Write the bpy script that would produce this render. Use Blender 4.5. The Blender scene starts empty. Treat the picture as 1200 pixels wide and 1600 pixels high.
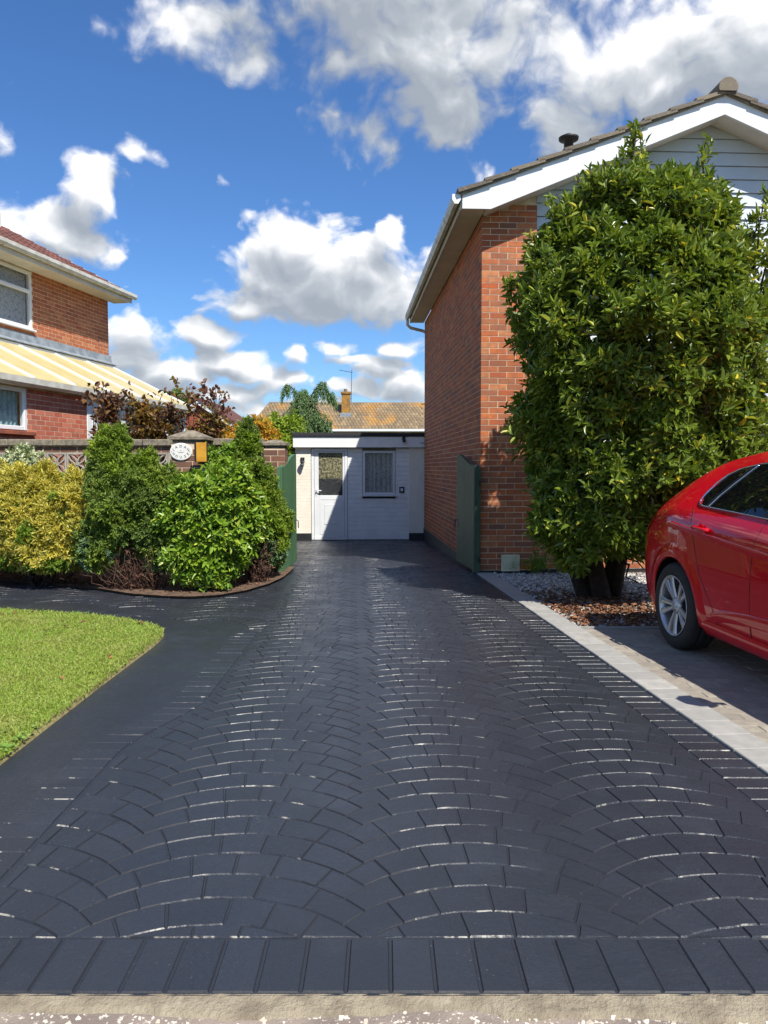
import bpy, bmesh, math, random
import numpy as np
from mathutils import Vector, Matrix, noise as mnoise
R = math.radians
rnd = random.Random(7)
nprng = np.random.default_rng(11)
scene = bpy.context.scene
col = scene.collection

# ------------------------------------------------------------------ camera, sky, sun, exposure
cd = bpy.data.cameras.new('camera'); cam = bpy.data.objects.new('camera', cd); col.objects.link(cam)
cam.location = (0, 0, 1.35)
cam.rotation_euler = (R(90 - 3.29), 0, 0)
cd.sensor_fit = 'VERTICAL'; cd.sensor_height = 24; cd.lens = 24 * 1200 / 1600
cd.clip_start = 0.05; cd.clip_end = 2000
scene.camera = cam
SUN = Vector((-0.41, 0.645, -1.0)).normalized()          # the way the light travels
EL = math.asin(-SUN.z); AZ = math.atan2(-SUN.x, -SUN.y)
sd = bpy.data.lights.new('sun', 'SUN'); sd.energy = 4.1; sd.angle = R(0.53); sd.color = (1.0, 0.95, 0.87)
sun = bpy.data.objects.new('sun', sd); col.objects.link(sun)
sun.rotation_euler = SUN.to_track_quat('-Z', 'Y').to_euler(); sun.location = (10, -14, 20)
scene.view_settings.view_transform = 'Standard'; scene.view_settings.look = 'None'
scene.view_settings.exposure = 0.75; scene.view_settings.gamma = 1.0; scene.view_settings.use_curve_mapping = False
try:
    scene.cycles.max_bounces = 6; scene.cycles.transparent_max_bounces = 6
    scene.cycles.sample_clamp_indirect = 6; scene.cycles.caustics_reflective = False; scene.cycles.caustics_refractive = False
except Exception: pass

world = bpy.data.worlds.new('World'); scene.world = world; world.use_nodes = True
class NT:
    def __init__(s, nt): s.nt = nt; s.n = nt.nodes; s.l = nt.links
    def new(s, t, **kw):
        n = s.n.new(t)
        for k, v in kw.items(): setattr(n, k, v)
        return n
    def put(s, sock, v):
        if hasattr(v, 'is_output'): s.l.new(v, sock)
        else: sock.default_value = v
    def math(s, op, a, b=None, c=None, clamp=False):
        n = s.new('ShaderNodeMath', operation=op); n.use_clamp = clamp
        for i, v in enumerate((a, b, c)):
            if v is not None: s.put(n.inputs[i], v)
        return n.outputs[0]
    def vmath(s, op, a, b=None):
        n = s.new('ShaderNodeVectorMath', operation=op)
        s.put(n.inputs[0], a)
        if b is not None: s.put(n.inputs[1], b)
        return n.outputs['Value'] if op in ('LENGTH', 'DOT_PRODUCT', 'DISTANCE') else n.outputs[0]
    def mix(s, f, a, b, blend='MIX'):
        n = s.new('ShaderNodeMix', data_type='RGBA', blend_type=blend)
        s.put(n.inputs[0], f); s.put(n.inputs[6], a); s.put(n.inputs[7], b)
        return n.outputs[2]
    def noise(s, vec, scale, detail=4, rough=0.55, dist=0.0, dim='3D'):
        n = s.new('ShaderNodeTexNoise', noise_dimensions=dim)
        if vec is not None: s.put(n.inputs['Vector'], vec)
        n.inputs['Scale'].default_value = scale; n.inputs['Detail'].default_value = detail
        n.inputs['Roughness'].default_value = rough; n.inputs['Distortion'].default_value = dist
        return n.outputs['Fac']
    def ramp(s, f, stops, interp='LINEAR'):
        n = s.new('ShaderNodeValToRGB'); cr = n.color_ramp; cr.interpolation = interp
        while len(cr.elements) < len(stops): cr.elements.new(0.5)
        for e, (p, c) in zip(cr.elements, stops):
            e.position = p; e.color = (*c, 1) if len(c) == 3 else c
        s.put(n.inputs[0], f); return n.outputs[0]
    def smooth(s, v, a, b, x=0.0, y=1.0):
        n = s.new('ShaderNodeMapRange', interpolation_type='SMOOTHSTEP')
        s.put(n.inputs[0], v)
        for i, q in zip((1, 2, 3, 4), (a, b, x, y)): s.put(n.inputs[i], q)
        return n.outputs[0]

def px_dir(x, y):                                           # bearing and elevation of a point of the sky
    a, b = (x - 600) / 1200, -(y - 800) / 1200
    c, s = math.cos(R(3.29)), math.sin(R(3.29))
    d = Vector((a, c + b * s, -s + b * c)).normalized()
    return math.atan2(d.x, d.y), math.asin(d.z)
def make_sky():
    w = NT(world.node_tree); w.n.clear()
    out = w.new('ShaderNodeOutputWorld'); bg = w.new('ShaderNodeBackground'); w.l.new(bg.outputs[0], out.inputs[0])
    bg.inputs[1].default_value = SKYSTR = 0.125
    sky = w.new('ShaderNodeTexSky', sky_type='NISHITA'); sky.sun_disc = False
    sky.sun_elevation = EL; sky.sun_rotation = AZ; sky.air_density = 1.05; sky.dust_density = 0.25; sky.ozone_density = 3.2; sky.altitude = 0
    hsv = w.new('ShaderNodeHueSaturation'); hsv.inputs['Saturation'].default_value = 1.1; hsv.inputs['Value'].default_value = 1.0
    w.l.new(sky.outputs[0], hsv.inputs['Color'])
    tc = w.new('ShaderNodeTexCoord'); sep = w.new('ShaderNodeSeparateXYZ'); w.l.new(tc.outputs['Generated'], sep.inputs[0])
    az = w.math('ARCTAN2', sep.outputs[0], sep.outputs[1]); el = w.math('ARCSINE', sep.outputs[2])
    cmb = w.new('ShaderNodeCombineXYZ'); w.put(cmb.inputs[0], az); w.put(cmb.inputs[1], el)
    P0 = cmb.outputs[0]
    # clouds: (x, y, rx, ry, strength) as bearings read off the photograph, in its pixels
    blobs = [(505, 430, 185, 92, 1.0), (470, 385, 85, 80, 1.0), (610, 372, 40, 52, .8), (580, 470, 150, 55, .8), (390, 480, 90, 42, .8), (690, 420, 60, 70, .7),
             (680, 60, 250, 130, 1.15), (690, 165, 110, 75, .95), (585, 215, 62, 44, .62), (1010, 90, 210, 110, 1.1), (880, 185, 85, 70, .7), (1160, 40, 190, 130, 1.1), (600, -70, 380, 120, 1.1),
             (300, 30, 130, 55, .85), (400, 95, 50, 42, .75), (150, 295, 62, 50, .9), (95, 352, 115, 42, .7), (10, 350, 70, 45, .62), (180, 385, 24, 26, .6),
             (215, 530, 65, 45, .85), (330, 530, 70, 28, .8), (365, 567, 70, 20, .8), (455, 562, 36, 24, .85), (545, 565, 55, 16, .7), (625, 545, 60, 24, .85), (580, 588, 60, 22, .8),
             (640, 605, 60, 34, .85), (450, 600, 90, 24, .75), (250, 585, 75, 30, .85), (330, 615, 110, 26, .75), (460, 640, 200, 22, .7), (-120, 560, 220, 60, .8), (1350, 420, 120, 90, .8), (1300, 600, 160, 50, .8), (-200, 120, 170, 90, .9), (60, 470, 40, 12, .3), (520, 545, 60, 20, .7), (600, 570, 70, 24, .7), (400, 585, 80, 22, .75), (200, 560, 80, 30, .8), (290, 590, 60, 24, .8), (560, 610, 90, 22, .75), (210, 235, 40, 26, .55), (800, 110, 60, 40, .6), (780, 260, 40, 30, .5), (530, 180, 40, 40, .5), (355, 265, 26, 18, .4), (490, 110, 40, 40, .5), (200, 440, 30, 12, .42)]
    warp = w.new('ShaderNodeTexNoise'); w.put(warp.inputs['Vector'], P0); warp.inputs['Scale'].default_value = 9; warp.inputs['Detail'].default_value = 3
    wv = w.vmath('SCALE', w.vmath('SUBTRACT', warp.outputs['Color'], (.5, .5, .5))); wv.node.inputs['Scale'].default_value = 0.065
    def field(P):
        acc = None
        for (x, y, rx, ry, s) in blobs:
            a, e = px_dir(x, y)
            n = w.new('ShaderNodeVectorMath', operation='MULTIPLY_ADD')
            w.put(n.inputs[0], P); n.inputs[1].default_value = (1150 / rx, 1150 / ry, 0); n.inputs[2].default_value = (-a * 1150 / rx, -e * 1150 / ry, 0)
            L = w.vmath('LENGTH', n.outputs[0])
            d = w.math('MULTIPLY_ADD', L, -s, s)
            acc = d if acc is None else w.math('SMOOTH_MAX', acc, d, 0.18)
        # the rest of the sky carries scattered cumulus, spread wider and brightened to add fill light
        far = w.math('SUBTRACT', w.noise(P, 3.2, 2), .46)
        away = w.smooth(w.math('ABSOLUTE', az), .62, .8)
        high = w.smooth(el, .62, .75)
        far = w.math('MULTIPLY_ADD', w.math('SUBTRACT', 1.0, w.math('MAXIMUM', away, high)), -2.0, w.math('MINIMUM', w.math('MULTIPLY', far, 4.0), .34))
        acc = w.math('MAXIMUM', acc, far)
        return w.math('MAXIMUM', acc, -1.2)
    def fluff(P, detail):
        sc = w.vmath('MULTIPLY', P, (1, 1.2, 1))
        N = w.noise(sc, 11, detail, .60, .1)
        v = w.new('ShaderNodeTexVoronoi', feature='SMOOTH_F1'); w.put(v.inputs['Vector'], sc); v.inputs['Scale'].default_value = 20
        v.inputs['Detail'].default_value = 2.0 if detail > 5 else 1.0; v.inputs['Roughness'].default_value = .6; v.inputs['Smoothness'].default_value = .6
        return w.math('MULTIPLY_ADD', w.math('SUBTRACT', .42, v.outputs['Distance']), .45, w.math('MULTIPLY', w.math('SUBTRACT', N, .5), 1.55))
    P = w.vmath('ADD', P0, wv)
    F0 = field(P); of = w.vmath('SCALE', (0.022, 0.055, 0)); w.put(of.node.inputs['Scale'], w.smooth(el, .02, .5, .22, 1.1)); F3 = field(w.vmath('ADD', P, of))
    n1 = fluff(P, 8); n2 = fluff(w.vmath('ADD', P, (0.008, 0.014, 0)), 4)
    D = w.math('ADD', F0, n1)
    alpha = w.smooth(D, -.11, w.smooth(el, .3, .52, .24, .52))
    lit = w.math('MULTIPLY_ADD', w.math('SUBTRACT', n1, n2), 0.75, 0.70)           # sides turned to the sun
    lit = w.math('MULTIPLY_ADD', w.math('SUBTRACT', F0, F3), 0.85, lit)
    lit = w.math('ADD', lit, w.smooth(F3, -.1, .7, .12, -.38))                      # much cloud between here and the sun: a grey base
    ccol = w.ramp(lit, [(0.0, (.36, .40, .46)), (.3, (.47, .51, .56)), (.55, (.66, .69, .73)), (.78, (.90, .91, .93)), (1.0, (1.12, 1.11, 1.10))])
    cc = w.vmath('SCALE', ccol); cc.node.inputs['Scale'].default_value = 0.66 / SKYSTR
    skyc = w.vmath('MULTIPLY', hsv.outputs[0], (.415, .55, .72))
    a2 = w.math('MULTIPLY', alpha, w.smooth(el, -.02, .03))
    w.l.new(w.mix(w.math('MULTIPLY', a2, .97), skyc, cc), bg.inputs[0])
    try: world.cycles.sampling_method = 'MANUAL'; world.cycles.sample_map_resolution = 256
    except Exception: pass
make_sky()

# ------------------------------------------------------------------ helpers
def S(r, g, b):
    f = lambda c: (c / 255 / 12.92) if c <= 10.31 else (((c / 255) + .055) / 1.055) ** 2.4
    return (f(r), f(g), f(b))
def mat(name, base, rough=.6, var=None, vscale=6., tint=None, bump=0., bscale=80., metal=0., coat=0., spec=.5, dirt=None, transl=0., detail=5, coords='pos', vlo=.35, vhi=.65, dscale=1.3, dlo=.55, dhi=.75, sheen=0.):
    """base colour; var = second colour mixed by noise; tint = colour stops picked piece by piece; dirt = (colour, amount) in big patches"""
    m = bpy.data.materials.new(name); m.use_nodes = True
    t = NT(m.node_tree); bs = t.n['Principled BSDF']
    geo = t.new('ShaderNodeNewGeometry'); tc = t.new('ShaderNodeTexCoord')
    pos = geo.outputs['Position'] if coords == 'pos' else tc.outputs['Object']
    c = (*base, 1)
    if tint:
        at = t.new('ShaderNodeAttribute', attribute_name='tint'); oi = t.new('ShaderNodeObjectInfo')
        f = t.math('FRACT', t.math('ADD', at.outputs['Fac'], oi.outputs['Random']))
        c = t.ramp(f, tint)
    if var is not None:
        nz = t.noise(pos, vscale, detail, .6)
        k = t.smooth(nz, vlo, vhi)
        if tint: k = t.math('MULTIPLY', k, .5)
        c = t.mix(k, c, (*var, 1))
    if dirt:
        nz = t.noise(pos, dscale, 6, .65)
        c = t.mix(t.math('MULTIPLY', t.smooth(nz, dlo, dhi), dirt[1]), c, (*dirt[0], 1))
    t.put(bs.inputs['Base Color'], c)
    bs.inputs['Roughness'].default_value = rough; bs.inputs['Metallic'].default_value = metal
    bs.inputs['Specular IOR Level'].default_value = spec
    bs.inputs['Coat Weight'].default_value = coat; bs.inputs['Coat Roughness'].default_value = .03
    if bump:
        bn = t.new('ShaderNodeBump'); bn.inputs['Strength'].default_value = min(1, bump); bn.inputs['Distance'].default_value = .02 * bump
        t.put(bn.inputs['Height'], t.noise(pos, bscale, 5, .65)); t.l.new(bn.outputs[0], bs.inputs['Normal'])
    if transl:
        tr = t.new('ShaderNodeBsdfTranslucent'); ms = t.new('ShaderNodeMixShader'); ms.inputs[0].default_value = transl
        t.put(tr.inputs[0], t.mix(1.0, c, (1.0, 1.0, .45, 1), 'MULTIPLY') if hasattr(c, 'is_output') else c)
        o = t.n['Material Output']; t.l.new(bs.outputs[0], ms.inputs[1]); t.l.new(tr.outputs[0], ms.inputs[2]); t.l.new(ms.outputs[0], o.inputs[0])
    m['t'] = 1
    return m
def glass(name, colour=(.02, .025, .03), rough=.02, alpha=None):
    m = mat(name, colour, rough, spec=.6)
    if alpha is not None:
        m.node_tree.nodes['Principled BSDF'].inputs['Alpha'].default_value = alpha
    return m
class MB:
    def __init__(s): s.v = []; s.f = []; s.m = []; s.t = []; s.sm = []
    def add(s, vs, fs, mi=0, tint=None, smooth=False):
        b = len(s.v); s.v.extend([tuple(p) for p in vs])
        tt = rnd.random() if tint is None else tint
        for f in fs: s.f.append([b + i for i in f]); s.m.append(mi); s.t.append(tt); s.sm.append(smooth)
        return s
    def box(s, a, b, mi=0, tint=None, bev=0.0):
        (x0, y0, z0), (x1, y1, z1) = a, b
        if bev > 0:
            e = bev; vs = []
            for (sx, sy, sz) in [(i, j, k) for i in (0, 1) for j in (0, 1) for k in (0, 1)]:
                X, Y, Z = (x0, x1)[sx], (y0, y1)[sy], (z0, z1)[sz]
                dx, dy, dz = (e, -e)[sx], (e, -e)[sy], (e, -e)[sz]
                vs += [(X, Y + dy, Z + dz), (X + dx, Y, Z + dz), (X + dx, Y + dy, Z)]
            I = lambda sx, sy, sz, k: (sx * 4 + sy * 2 + sz) * 3 + k
            fs = []
            fs += [[I(0,0,0,0), I(0,0,1,0), I(0,1,1,0), I(0,1,0,0)], [I(1,0,0,0), I(1,1,0,0), I(1,1,1,0), I(1,0,1,0)]]
            fs += [[I(0,0,0,1), I(1,0,0,1), I(1,0,1,1), I(0,0,1,1)], [I(0,1,0,1), I(0,1,1,1), I(1,1,1,1), I(1,1,0,1)]]
            fs += [[I(0,0,0,2), I(0,1,0,2), I(1,1,0,2), I(1,0,0,2)], [I(0,0,1,2), I(1,0,1,2), I(1,1,1,2), I(0,1,1,2)]]
            for i in (0, 1):
                for j in (0, 1):
                    fs.append([I(0,i,j,1), I(0,i,j,2), I(1,i,j,2), I(1,i,j,1)]); fs.append([I(i,0,j,0), I(i,0,j,2), I(i,1,j,2), I(i,1,j,0)]); fs.append([I(i,j,0,0), I(i,j,0,1), I(i,j,1,1), I(i,j,1,0)])
                    for k in (0, 1): fs.append([I(i,j,k,0), I(i,j,k,1), I(i,j,k,2)])
            return s.add(vs, fs, mi, tint)
        vs = [(x0,y0,z0),(x1,y0,z0),(x1,y1,z0),(x0,y1,z0),(x0,y0,z1),(x1,y0,z1),(x1,y1,z1),(x0,y1,z1)]
        return s.add(vs, [[0,3,2,1],[4,5,6,7],[0,1,5,4],[1,2,6,5],[2,3,7,6],[3,0,4,7]], mi, tint)
    def prism(s, poly, axis, a, b, mi=0, tint=None):
        """poly: 2D outline; axis 0/1/2 is the extrusion axis"""
        def p(q, h): return {0: (h, q[0], q[1]), 1: (q[0], h, q[1]), 2: (q[0], q[1], h)}[axis]
        n = len(poly); vs = [p(q, a) for q in poly] + [p(q, b) for q in poly]
        fs = [list(range(n))[::-1], list(range(n, 2 * n))] + [[i, (i + 1) % n, n + (i + 1) % n, n + i] for i in range(n)]
        return s.add(vs, fs, mi, tint)
    def tube(s, pts, r, n=6, mi=0, tint=None, r1=None, cap=True, smooth=True):
        pts = [Vector(p) for p in pts]; rings = []; m = len(pts)
        for i, p in enumerate(pts):
            d = (pts[min(i + 1, m - 1)] - pts[max(i - 1, 0)]).normalized()
            a = d.orthogonal().normalized() if i == 0 else (A - d * A.dot(d)).normalized()
            A = a; b = d.cross(a); rr = r if r1 is None else r + (r1 - r) * i / max(1, m - 1)
            rings.append([p + (a * math.cos(6.28318 * k / n) + b * math.sin(6.28318 * k / n)) * rr for k in range(n)])
        vs = [q for g in rings for q in g]; fs = []
        for i in range(m - 1):
            for k in range(n): fs.append([i * n + k, i * n + (k + 1) % n, (i + 1) * n + (k + 1) % n, (i + 1) * n + k])
        if cap: fs += [list(range(n))[::-1], [(m - 1) * n + k for k in range(n)]]
        return s.add(vs, fs, mi, tint, smooth)
    def lathe(s, prof, c, axis=2, n=24, mi=0, tint=None, smooth=True):
        """prof: (radius, height) pairs; turned round the axis through c"""
        vs = []
        for r, h in prof:
            for k in range(n):
                a = 6.283185 * k / n; q = (r * math.cos(a), r * math.sin(a))
                o = {2: (q[0], q[1], h), 1: (q[0], h, q[1]), 0: (h, q[0], q[1])}[axis]
                vs.append((c[0] + o[0], c[1] + o[1], c[2] + o[2]))
        fs = [[i * n + k, i * n + (k + 1) % n, (i + 1) * n + (k + 1) % n, (i + 1) * n + k] for i in range(len(prof) - 1) for k in range(n)]
        return s.add(vs, fs, mi, tint, smooth)
    def mesh(s, name, mats):
        me = bpy.data.meshes.new(name); me.from_pydata(s.v, [], s.f)
        for m in (mats if isinstance(mats, (list, tuple)) else [mats]): me.materials.append(m)
        me.polygons.foreach_set('material_index', s.m); me.polygons.foreach_set('use_smooth', s.sm)
        me.attributes.new('tint', 'FLOAT', 'FACE').data.foreach_set('value', s.t)
        bm = bmesh.new(); bm.from_mesh(me); bmesh.ops.recalc_face_normals(bm, faces=bm.faces); bm.to_mesh(me); bm.free()
        return me
    def build(s, name, mats, parent=None, **kw):
        return link(name, s.mesh(name, mats), parent, **kw)
def link(name, me, parent=None, loc=None, kind=None, label=None, cat=None, group=None):
    o = bpy.data.objects.new(name, me); col.objects.link(o); o.parent = parent
    if loc is not None: o.location = loc
    if kind: o['kind'] = kind
    if label: o['label'] = label
    if cat: o['category'] = cat
    if group: o['group'] = group
    return o
def thing(name, label, cat, loc=(0, 0, 0), rz=0., group=None):
    o = bpy.data.objects.new(name, None); col.objects.link(o); o.empty_display_size = .2
    o.location = loc; o.rotation_euler = (0, 0, rz); o['label'] = label; o['category'] = cat
    if group: o['group'] = group
    return o
def fast(name, V, F, tints, mats, parent=None, kind=None, mi=None, smooth=False, **kw):
    V = np.asarray(V, dtype=np.float32).reshape(-1, 3); F = np.asarray(F, dtype=np.int32); k = F.shape[1]
    me = bpy.data.meshes.new(name); me.vertices.add(len(V)); me.vertices.foreach_set('co', V.ravel())
    me.loops.add(F.size); me.loops.foreach_set('vertex_index', F.ravel())
    me.polygons.add(len(F)); me.polygons.foreach_set('loop_start', np.arange(0, F.size, k, dtype=np.int32))
    for m in (mats if isinstance(mats, (list, tuple)) else [mats]): me.materials.append(m)
    if mi is not None: me.polygons.foreach_set('material_index', np.asarray(mi, dtype=np.int32))
    me.polygons.foreach_set('use_smooth', [smooth] * len(F))
    me.update(calc_edges=True)
    me.attributes.new('tint', 'FLOAT', 'FACE').data.foreach_set('value', np.asarray(tints, dtype=np.float32))
    return link(name, me, parent, kind=kind, **kw)
def gz(y): return -0.27 * min(1.0, max(0.0, (y - 10.0) / 7.3))
def tag(o, label, cat, group=None):
    o['label'] = label; o['category'] = cat
    if group: o['group'] = group
    return o
def norm(a): return a / np.maximum(1e-9, np.linalg.norm(a, axis=-1, keepdims=True))
def leaves(P, D, N, L, W, fold=.25, curl=.15):
    """leaf meshes: base points P, directions D, rough normals N, lengths L, widths W; returns vertices and quads"""
    D = norm(D); Sd = norm(np.cross(D, N)); U = np.cross(Sd, D); L = L[:, None]; W = W[:, None]
    b = P; t = P + D * L - U * L * curl
    q1 = P + D * L * .34; q2 = P + D * L * .72 - U * L * curl * .4
    r1 = q1 + Sd * W * .5 + U * W * fold; l1 = q1 - Sd * W * .5 + U * W * fold
    r2 = q2 + Sd * W * .42 + U * W * fold; l2 = q2 - Sd * W * .42 + U * W * fold
    V = np.stack([b, r1, r2, t, l2, l1], 1).reshape(-1, 3)
    n = len(P); o = np.arange(n)[:, None] * 6
    F = np.concatenate([o + np.array([0, 1, 2, 3]), o + np.array([0, 3, 4, 5])], 1).reshape(-1, 4)
    return V, F
def shoots(P, D, per, L, W, spread=(35, 75), back=.6, jitter=.25, fold=.25, curl=.15, tintc=None):
    """a tuft of leaves at every point P, pointing along D"""
    n = len(P); D = norm(D); ref = np.where(np.abs(D[:, 2:3]) > .9, np.array([[1., 0, 0]]), np.array([[0., 0, 1]]))
    A = norm(np.cross(D, ref)); B = np.cross(D, A)
    j = np.arange(per)[None, :]; ph = j * 2.399 + nprng.random((n, 1)) * 6.28
    sp = np.radians(spread[0] + (spread[1] - spread[0]) * (1 - j / max(1, per - 1)) + nprng.normal(0, 10, (n, per)))
    rad = A[:, None] * np.cos(ph)[..., None] + B[:, None] * np.sin(ph)[..., None]
    LD = D[:, None] * np.cos(sp)[..., None] + rad * np.sin(sp)[..., None]
    LL = L * (1 + nprng.normal(0, jitter, (n, per))).clip(.45, 1.6)
    PP = P[:, None] + D[:, None] * ((j / per - .7) * back * L * 2.2)[..., None]
    NN = D[:, None] * .8 - rad * .3 + nprng.normal(0, .25, (n, per, 3)) + np.array([0, 0, .25])
    V, F = leaves(PP.reshape(-1, 3), LD.reshape(-1, 3), NN.reshape(-1, 3), LL.ravel(), LL.ravel() * W / L, fold, curl)
    tc = nprng.random(n) if tintc is None else tintc
    T = (tc[:, None] * .55 + nprng.random((n, per)) * .45).ravel()
    return V, F, np.repeat(T, 2)
def lump(p, sc, seed=0): return mnoise.noise(Vector((p[0] * sc + seed, p[1] * sc + 3.1 * seed, p[2] * sc - seed)))
def crown(n, balls, depth=.3, lumpy=.16, sc=2.2, seed=1, up=.35, zmin=-9, power=1.7):
    """points and outward directions in the outer shell of a union of ellipsoids"""
    P, D = [], []; wts = [b[1][0] * b[1][2] + b[1][1] * b[1][2] for b in balls]; tot = sum(wts); r = random.Random(seed)
    while len(P) < n:
        x = r.random() * tot; i = 0
        while x > wts[i]: x -= wts[i]; i += 1
        c, rr = balls[i][0], balls[i][1]
        d = Vector((r.gauss(0, 1), r.gauss(0, 1), r.gauss(0, 1))).normalized()
        base = Vector((c[0] + d.x * rr[0], c[1] + d.y * rr[1], c[2] + d.z * rr[2]))
        k = 1 + lumpy * 1.6 * lump(base, sc, seed) + lumpy * .7 * lump(base, sc * 2.7, seed + 5)
        k *= 1 - depth * r.random() ** power
        p = Vector((c[0] + d.x * rr[0] * k, c[1] + d.y * rr[1] * k, c[2] + d.z * rr[2] * k))
        if p.z < zmin: continue
        if any(j != i and sum(((p[a] - b[0][a]) / b[1][a]) ** 2 for a in range(3)) < .62 for j, b in enumerate(balls)): continue
        nrm = Vector((d.x / rr[0], d.y / rr[1], d.z / rr[2])).normalized()
        P.append(p); D.append((nrm + Vector((r.gauss(0, .3), r.gauss(0, .3), r.gauss(0, .3) + up))).normalized())
    return np.array([tuple(p) for p in P]), np.array([tuple(d) for d in D])
def pick_parts(obj_name, items, mk, mats, parent, stuff_name, limit=300):
    """items: list of (size in view, args): the largest become parts of their own, the rest one joined part"""
    items = sorted(items, key=lambda a: -a[0]); cache = {}
    for _, a in items[:limit]: mk(a, obj_name, mats, parent, cache)
    if len(items) > limit:
        mb = MB()
        for _, a in items[limit:]: mk(a, None, mb, None, None)
        mb.build(stuff_name, mats, parent, kind='stuff')
def brick_maker(a, name, mats, parent, cache):
    (x0, y0, z0), (x1, y1, z1) = a
    if name is None: mats.box(a[0], a[1]); return
    key = (round(x1 - x0, 4), round(y1 - y0, 4), round(z1 - z0, 4))
    if key not in cache:
        h = [k / 2 for k in key]; cache[key] = MB().box([-k for k in h], h, tint=0.0).mesh(name, mats)
    link(name, cache[key], parent, loc=((x0 + x1) / 2, (y0 + y1) / 2, (z0 + z1) / 2))
def course(length, first, step=.225, gap=.01, minlen=.03):
    out = []; p = 0.; n = first
    while p < length - 1e-4:
        e = min(p + n, length)
        if length - e < minlen + gap: e = length
        out.append((p, e)); p = e + gap; n = step - gap
    return out

# ------------------------------------------------------------------ materials
M = {}
BR = [(0, S(176, 96, 51)), (.14, S(194, 108, 57)), (.28, S(150, 88, 57)), (.42, S(200, 132, 83)), (.56, S(186, 90, 41)), (.68, S(128, 88, 67)), (.78, S(208, 116, 59)), (.9, S(150, 102, 73)), (1, S(178, 100, 55))]
M['brick'] = mat('red_brick', (.3, .1, .05), .85, tint=BR, var=S(132, 84, 70), vscale=14, bump=.35, bscale=160, dirt=(S(128, 96, 80), .35), dscale=2.2)
M['mortar'] = mat('mortar', S(224, 204, 176), .9, var=S(196, 172, 144), vscale=5, bump=.3, bscale=200)
M['brick_pale'] = mat('buff_brick', (.3, .1, .05), .85, tint=[(0, S(186, 108, 66)), (.3, S(172, 92, 56)), (.55, S(200, 134, 88)), (.8, S(160, 90, 60)), (1, S(192, 118, 74))], var=S(142, 88, 62), vscale=9, bump=.3, bscale=140)
M['brick_pink'] = mat('pinkish_brick', (.3, .1, .05), .85, tint=[(0, S(186, 94, 68)), (.35, S(168, 82, 60)), (.6, S(204, 124, 98)), (.8, S(152, 82, 64)), (1, S(190, 100, 74))], var=S(180, 116, 94), vscale=8, bump=.3, bscale=140)
M['brick_brown'] = mat('brown_brick', (.2, .1, .05), .9, tint=[(0, S(128, 92, 72)), (.35, S(112, 78, 62)), (.6, S(140, 96, 76)), (.8, S(104, 74, 62)), (1, S(132, 88, 68))], var=S(90, 72, 58), vscale=12, bump=.4, bscale=140, dirt=(S(92, 84, 66), .5))
M['cream'] = mat('cream_paint', S(240, 234, 218), .7, var=S(232, 224, 206), vscale=3, bump=.15, bscale=120)
M['white'] = mat('white_upvc', S(228, 230, 230), .35, var=S(219, 222, 223), vscale=2)
M['white_wood'] = mat('white_paint', S(240, 240, 236), .5, var=S(230, 231, 228), vscale=4, bump=.08, bscale=60)
M['clad'] = mat('pale_cladding', S(194, 203, 208), .45, var=S(186, 196, 202), vscale=2)
M['soffit'] = mat('soffit', S(214, 208, 196), .5, var=S(200, 194, 182), vscale=2)
M['gutter'] = mat('gutter_plastic', S(214, 212, 202), .4, var=S(190, 186, 172), vscale=5, detail=6)
M['black'] = mat('black_paint', S(30, 31, 34), .55, var=S(40, 41, 43), vscale=8, bump=.15, bscale=90)
M['felt'] = mat('roof_felt', S(44, 45, 48), .85, bump=.3, bscale=200)
M['green'] = mat('shaded_green_gate_paint', S(48, 70, 50), .5, tint=[(0, S(50, 74, 52)), (.4, S(66, 84, 62)), (.7, S(42, 64, 46)), (1, S(56, 78, 56))], var=S(84, 94, 76), vscale=9, bump=.25, bscale=70)  # shade of the house wall put into the gate colour, with greyish weathering
M['green_sunlit'] = mat('sunlit_green_gate_paint', S(78, 116, 80), .5, tint=[(0, S(76, 114, 78)), (.5, S(84, 122, 86)), (1, S(72, 108, 74))], var=S(66, 100, 70), vscale=9, bump=.2, bscale=70)  # same gate paint, lightened in colour for the leaf in the sun
M['concrete'] = mat('lichened_concrete', S(140, 130, 112), .9, var=S(106, 98, 84), vscale=16, bump=.5, bscale=120, dirt=(S(168, 152, 100), .6), dscale=9)
M['block'] = mat('grey_screen_block', S(176, 168, 154), .9, var=S(150, 142, 130), vscale=10, bump=.3, bscale=150, dirt=(S(112, 106, 92), .5), dscale=4)
M['tile_grey'] = mat('grey_roof_tile', S(120, 110, 98), .9, tint=[(0, S(122, 112, 98)), (.5, S(104, 96, 86)), (1, S(136, 124, 106))], var=S(150, 142, 120), vscale=22, vlo=.5, vhi=.75, bump=.6, bscale=120)
M['tile_brown'] = mat('brown_roof_tile', S(104, 62, 52), .9, tint=[(0, S(110, 66, 56)), (.5, S(88, 54, 48)), (1, S(122, 76, 64))], var=S(84, 56, 50), vscale=14, bump=.3)
M['tile_far'] = mat('weathered_roof_tile', S(130, 112, 84), .9, tint=[(0, S(134, 116, 88)), (.4, S(118, 100, 76)), (.7, S(150, 130, 98)), (1, S(126, 106, 80))], var=S(104, 92, 74), vscale=1.2, dirt=(S(180, 128, 50), .6), dscale=.35, dlo=.52, dhi=.66)
M['glass'] = glass('window_glass', S(44, 52, 60), .03)
M['bark'] = mat('bark', S(64, 52, 42), .95, var=S(44, 36, 30), vscale=18, bump=.8, bscale=60)
M['twig'] = mat('dry_twig', S(112, 84, 66), .95, var=S(80, 56, 46), vscale=20)
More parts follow.
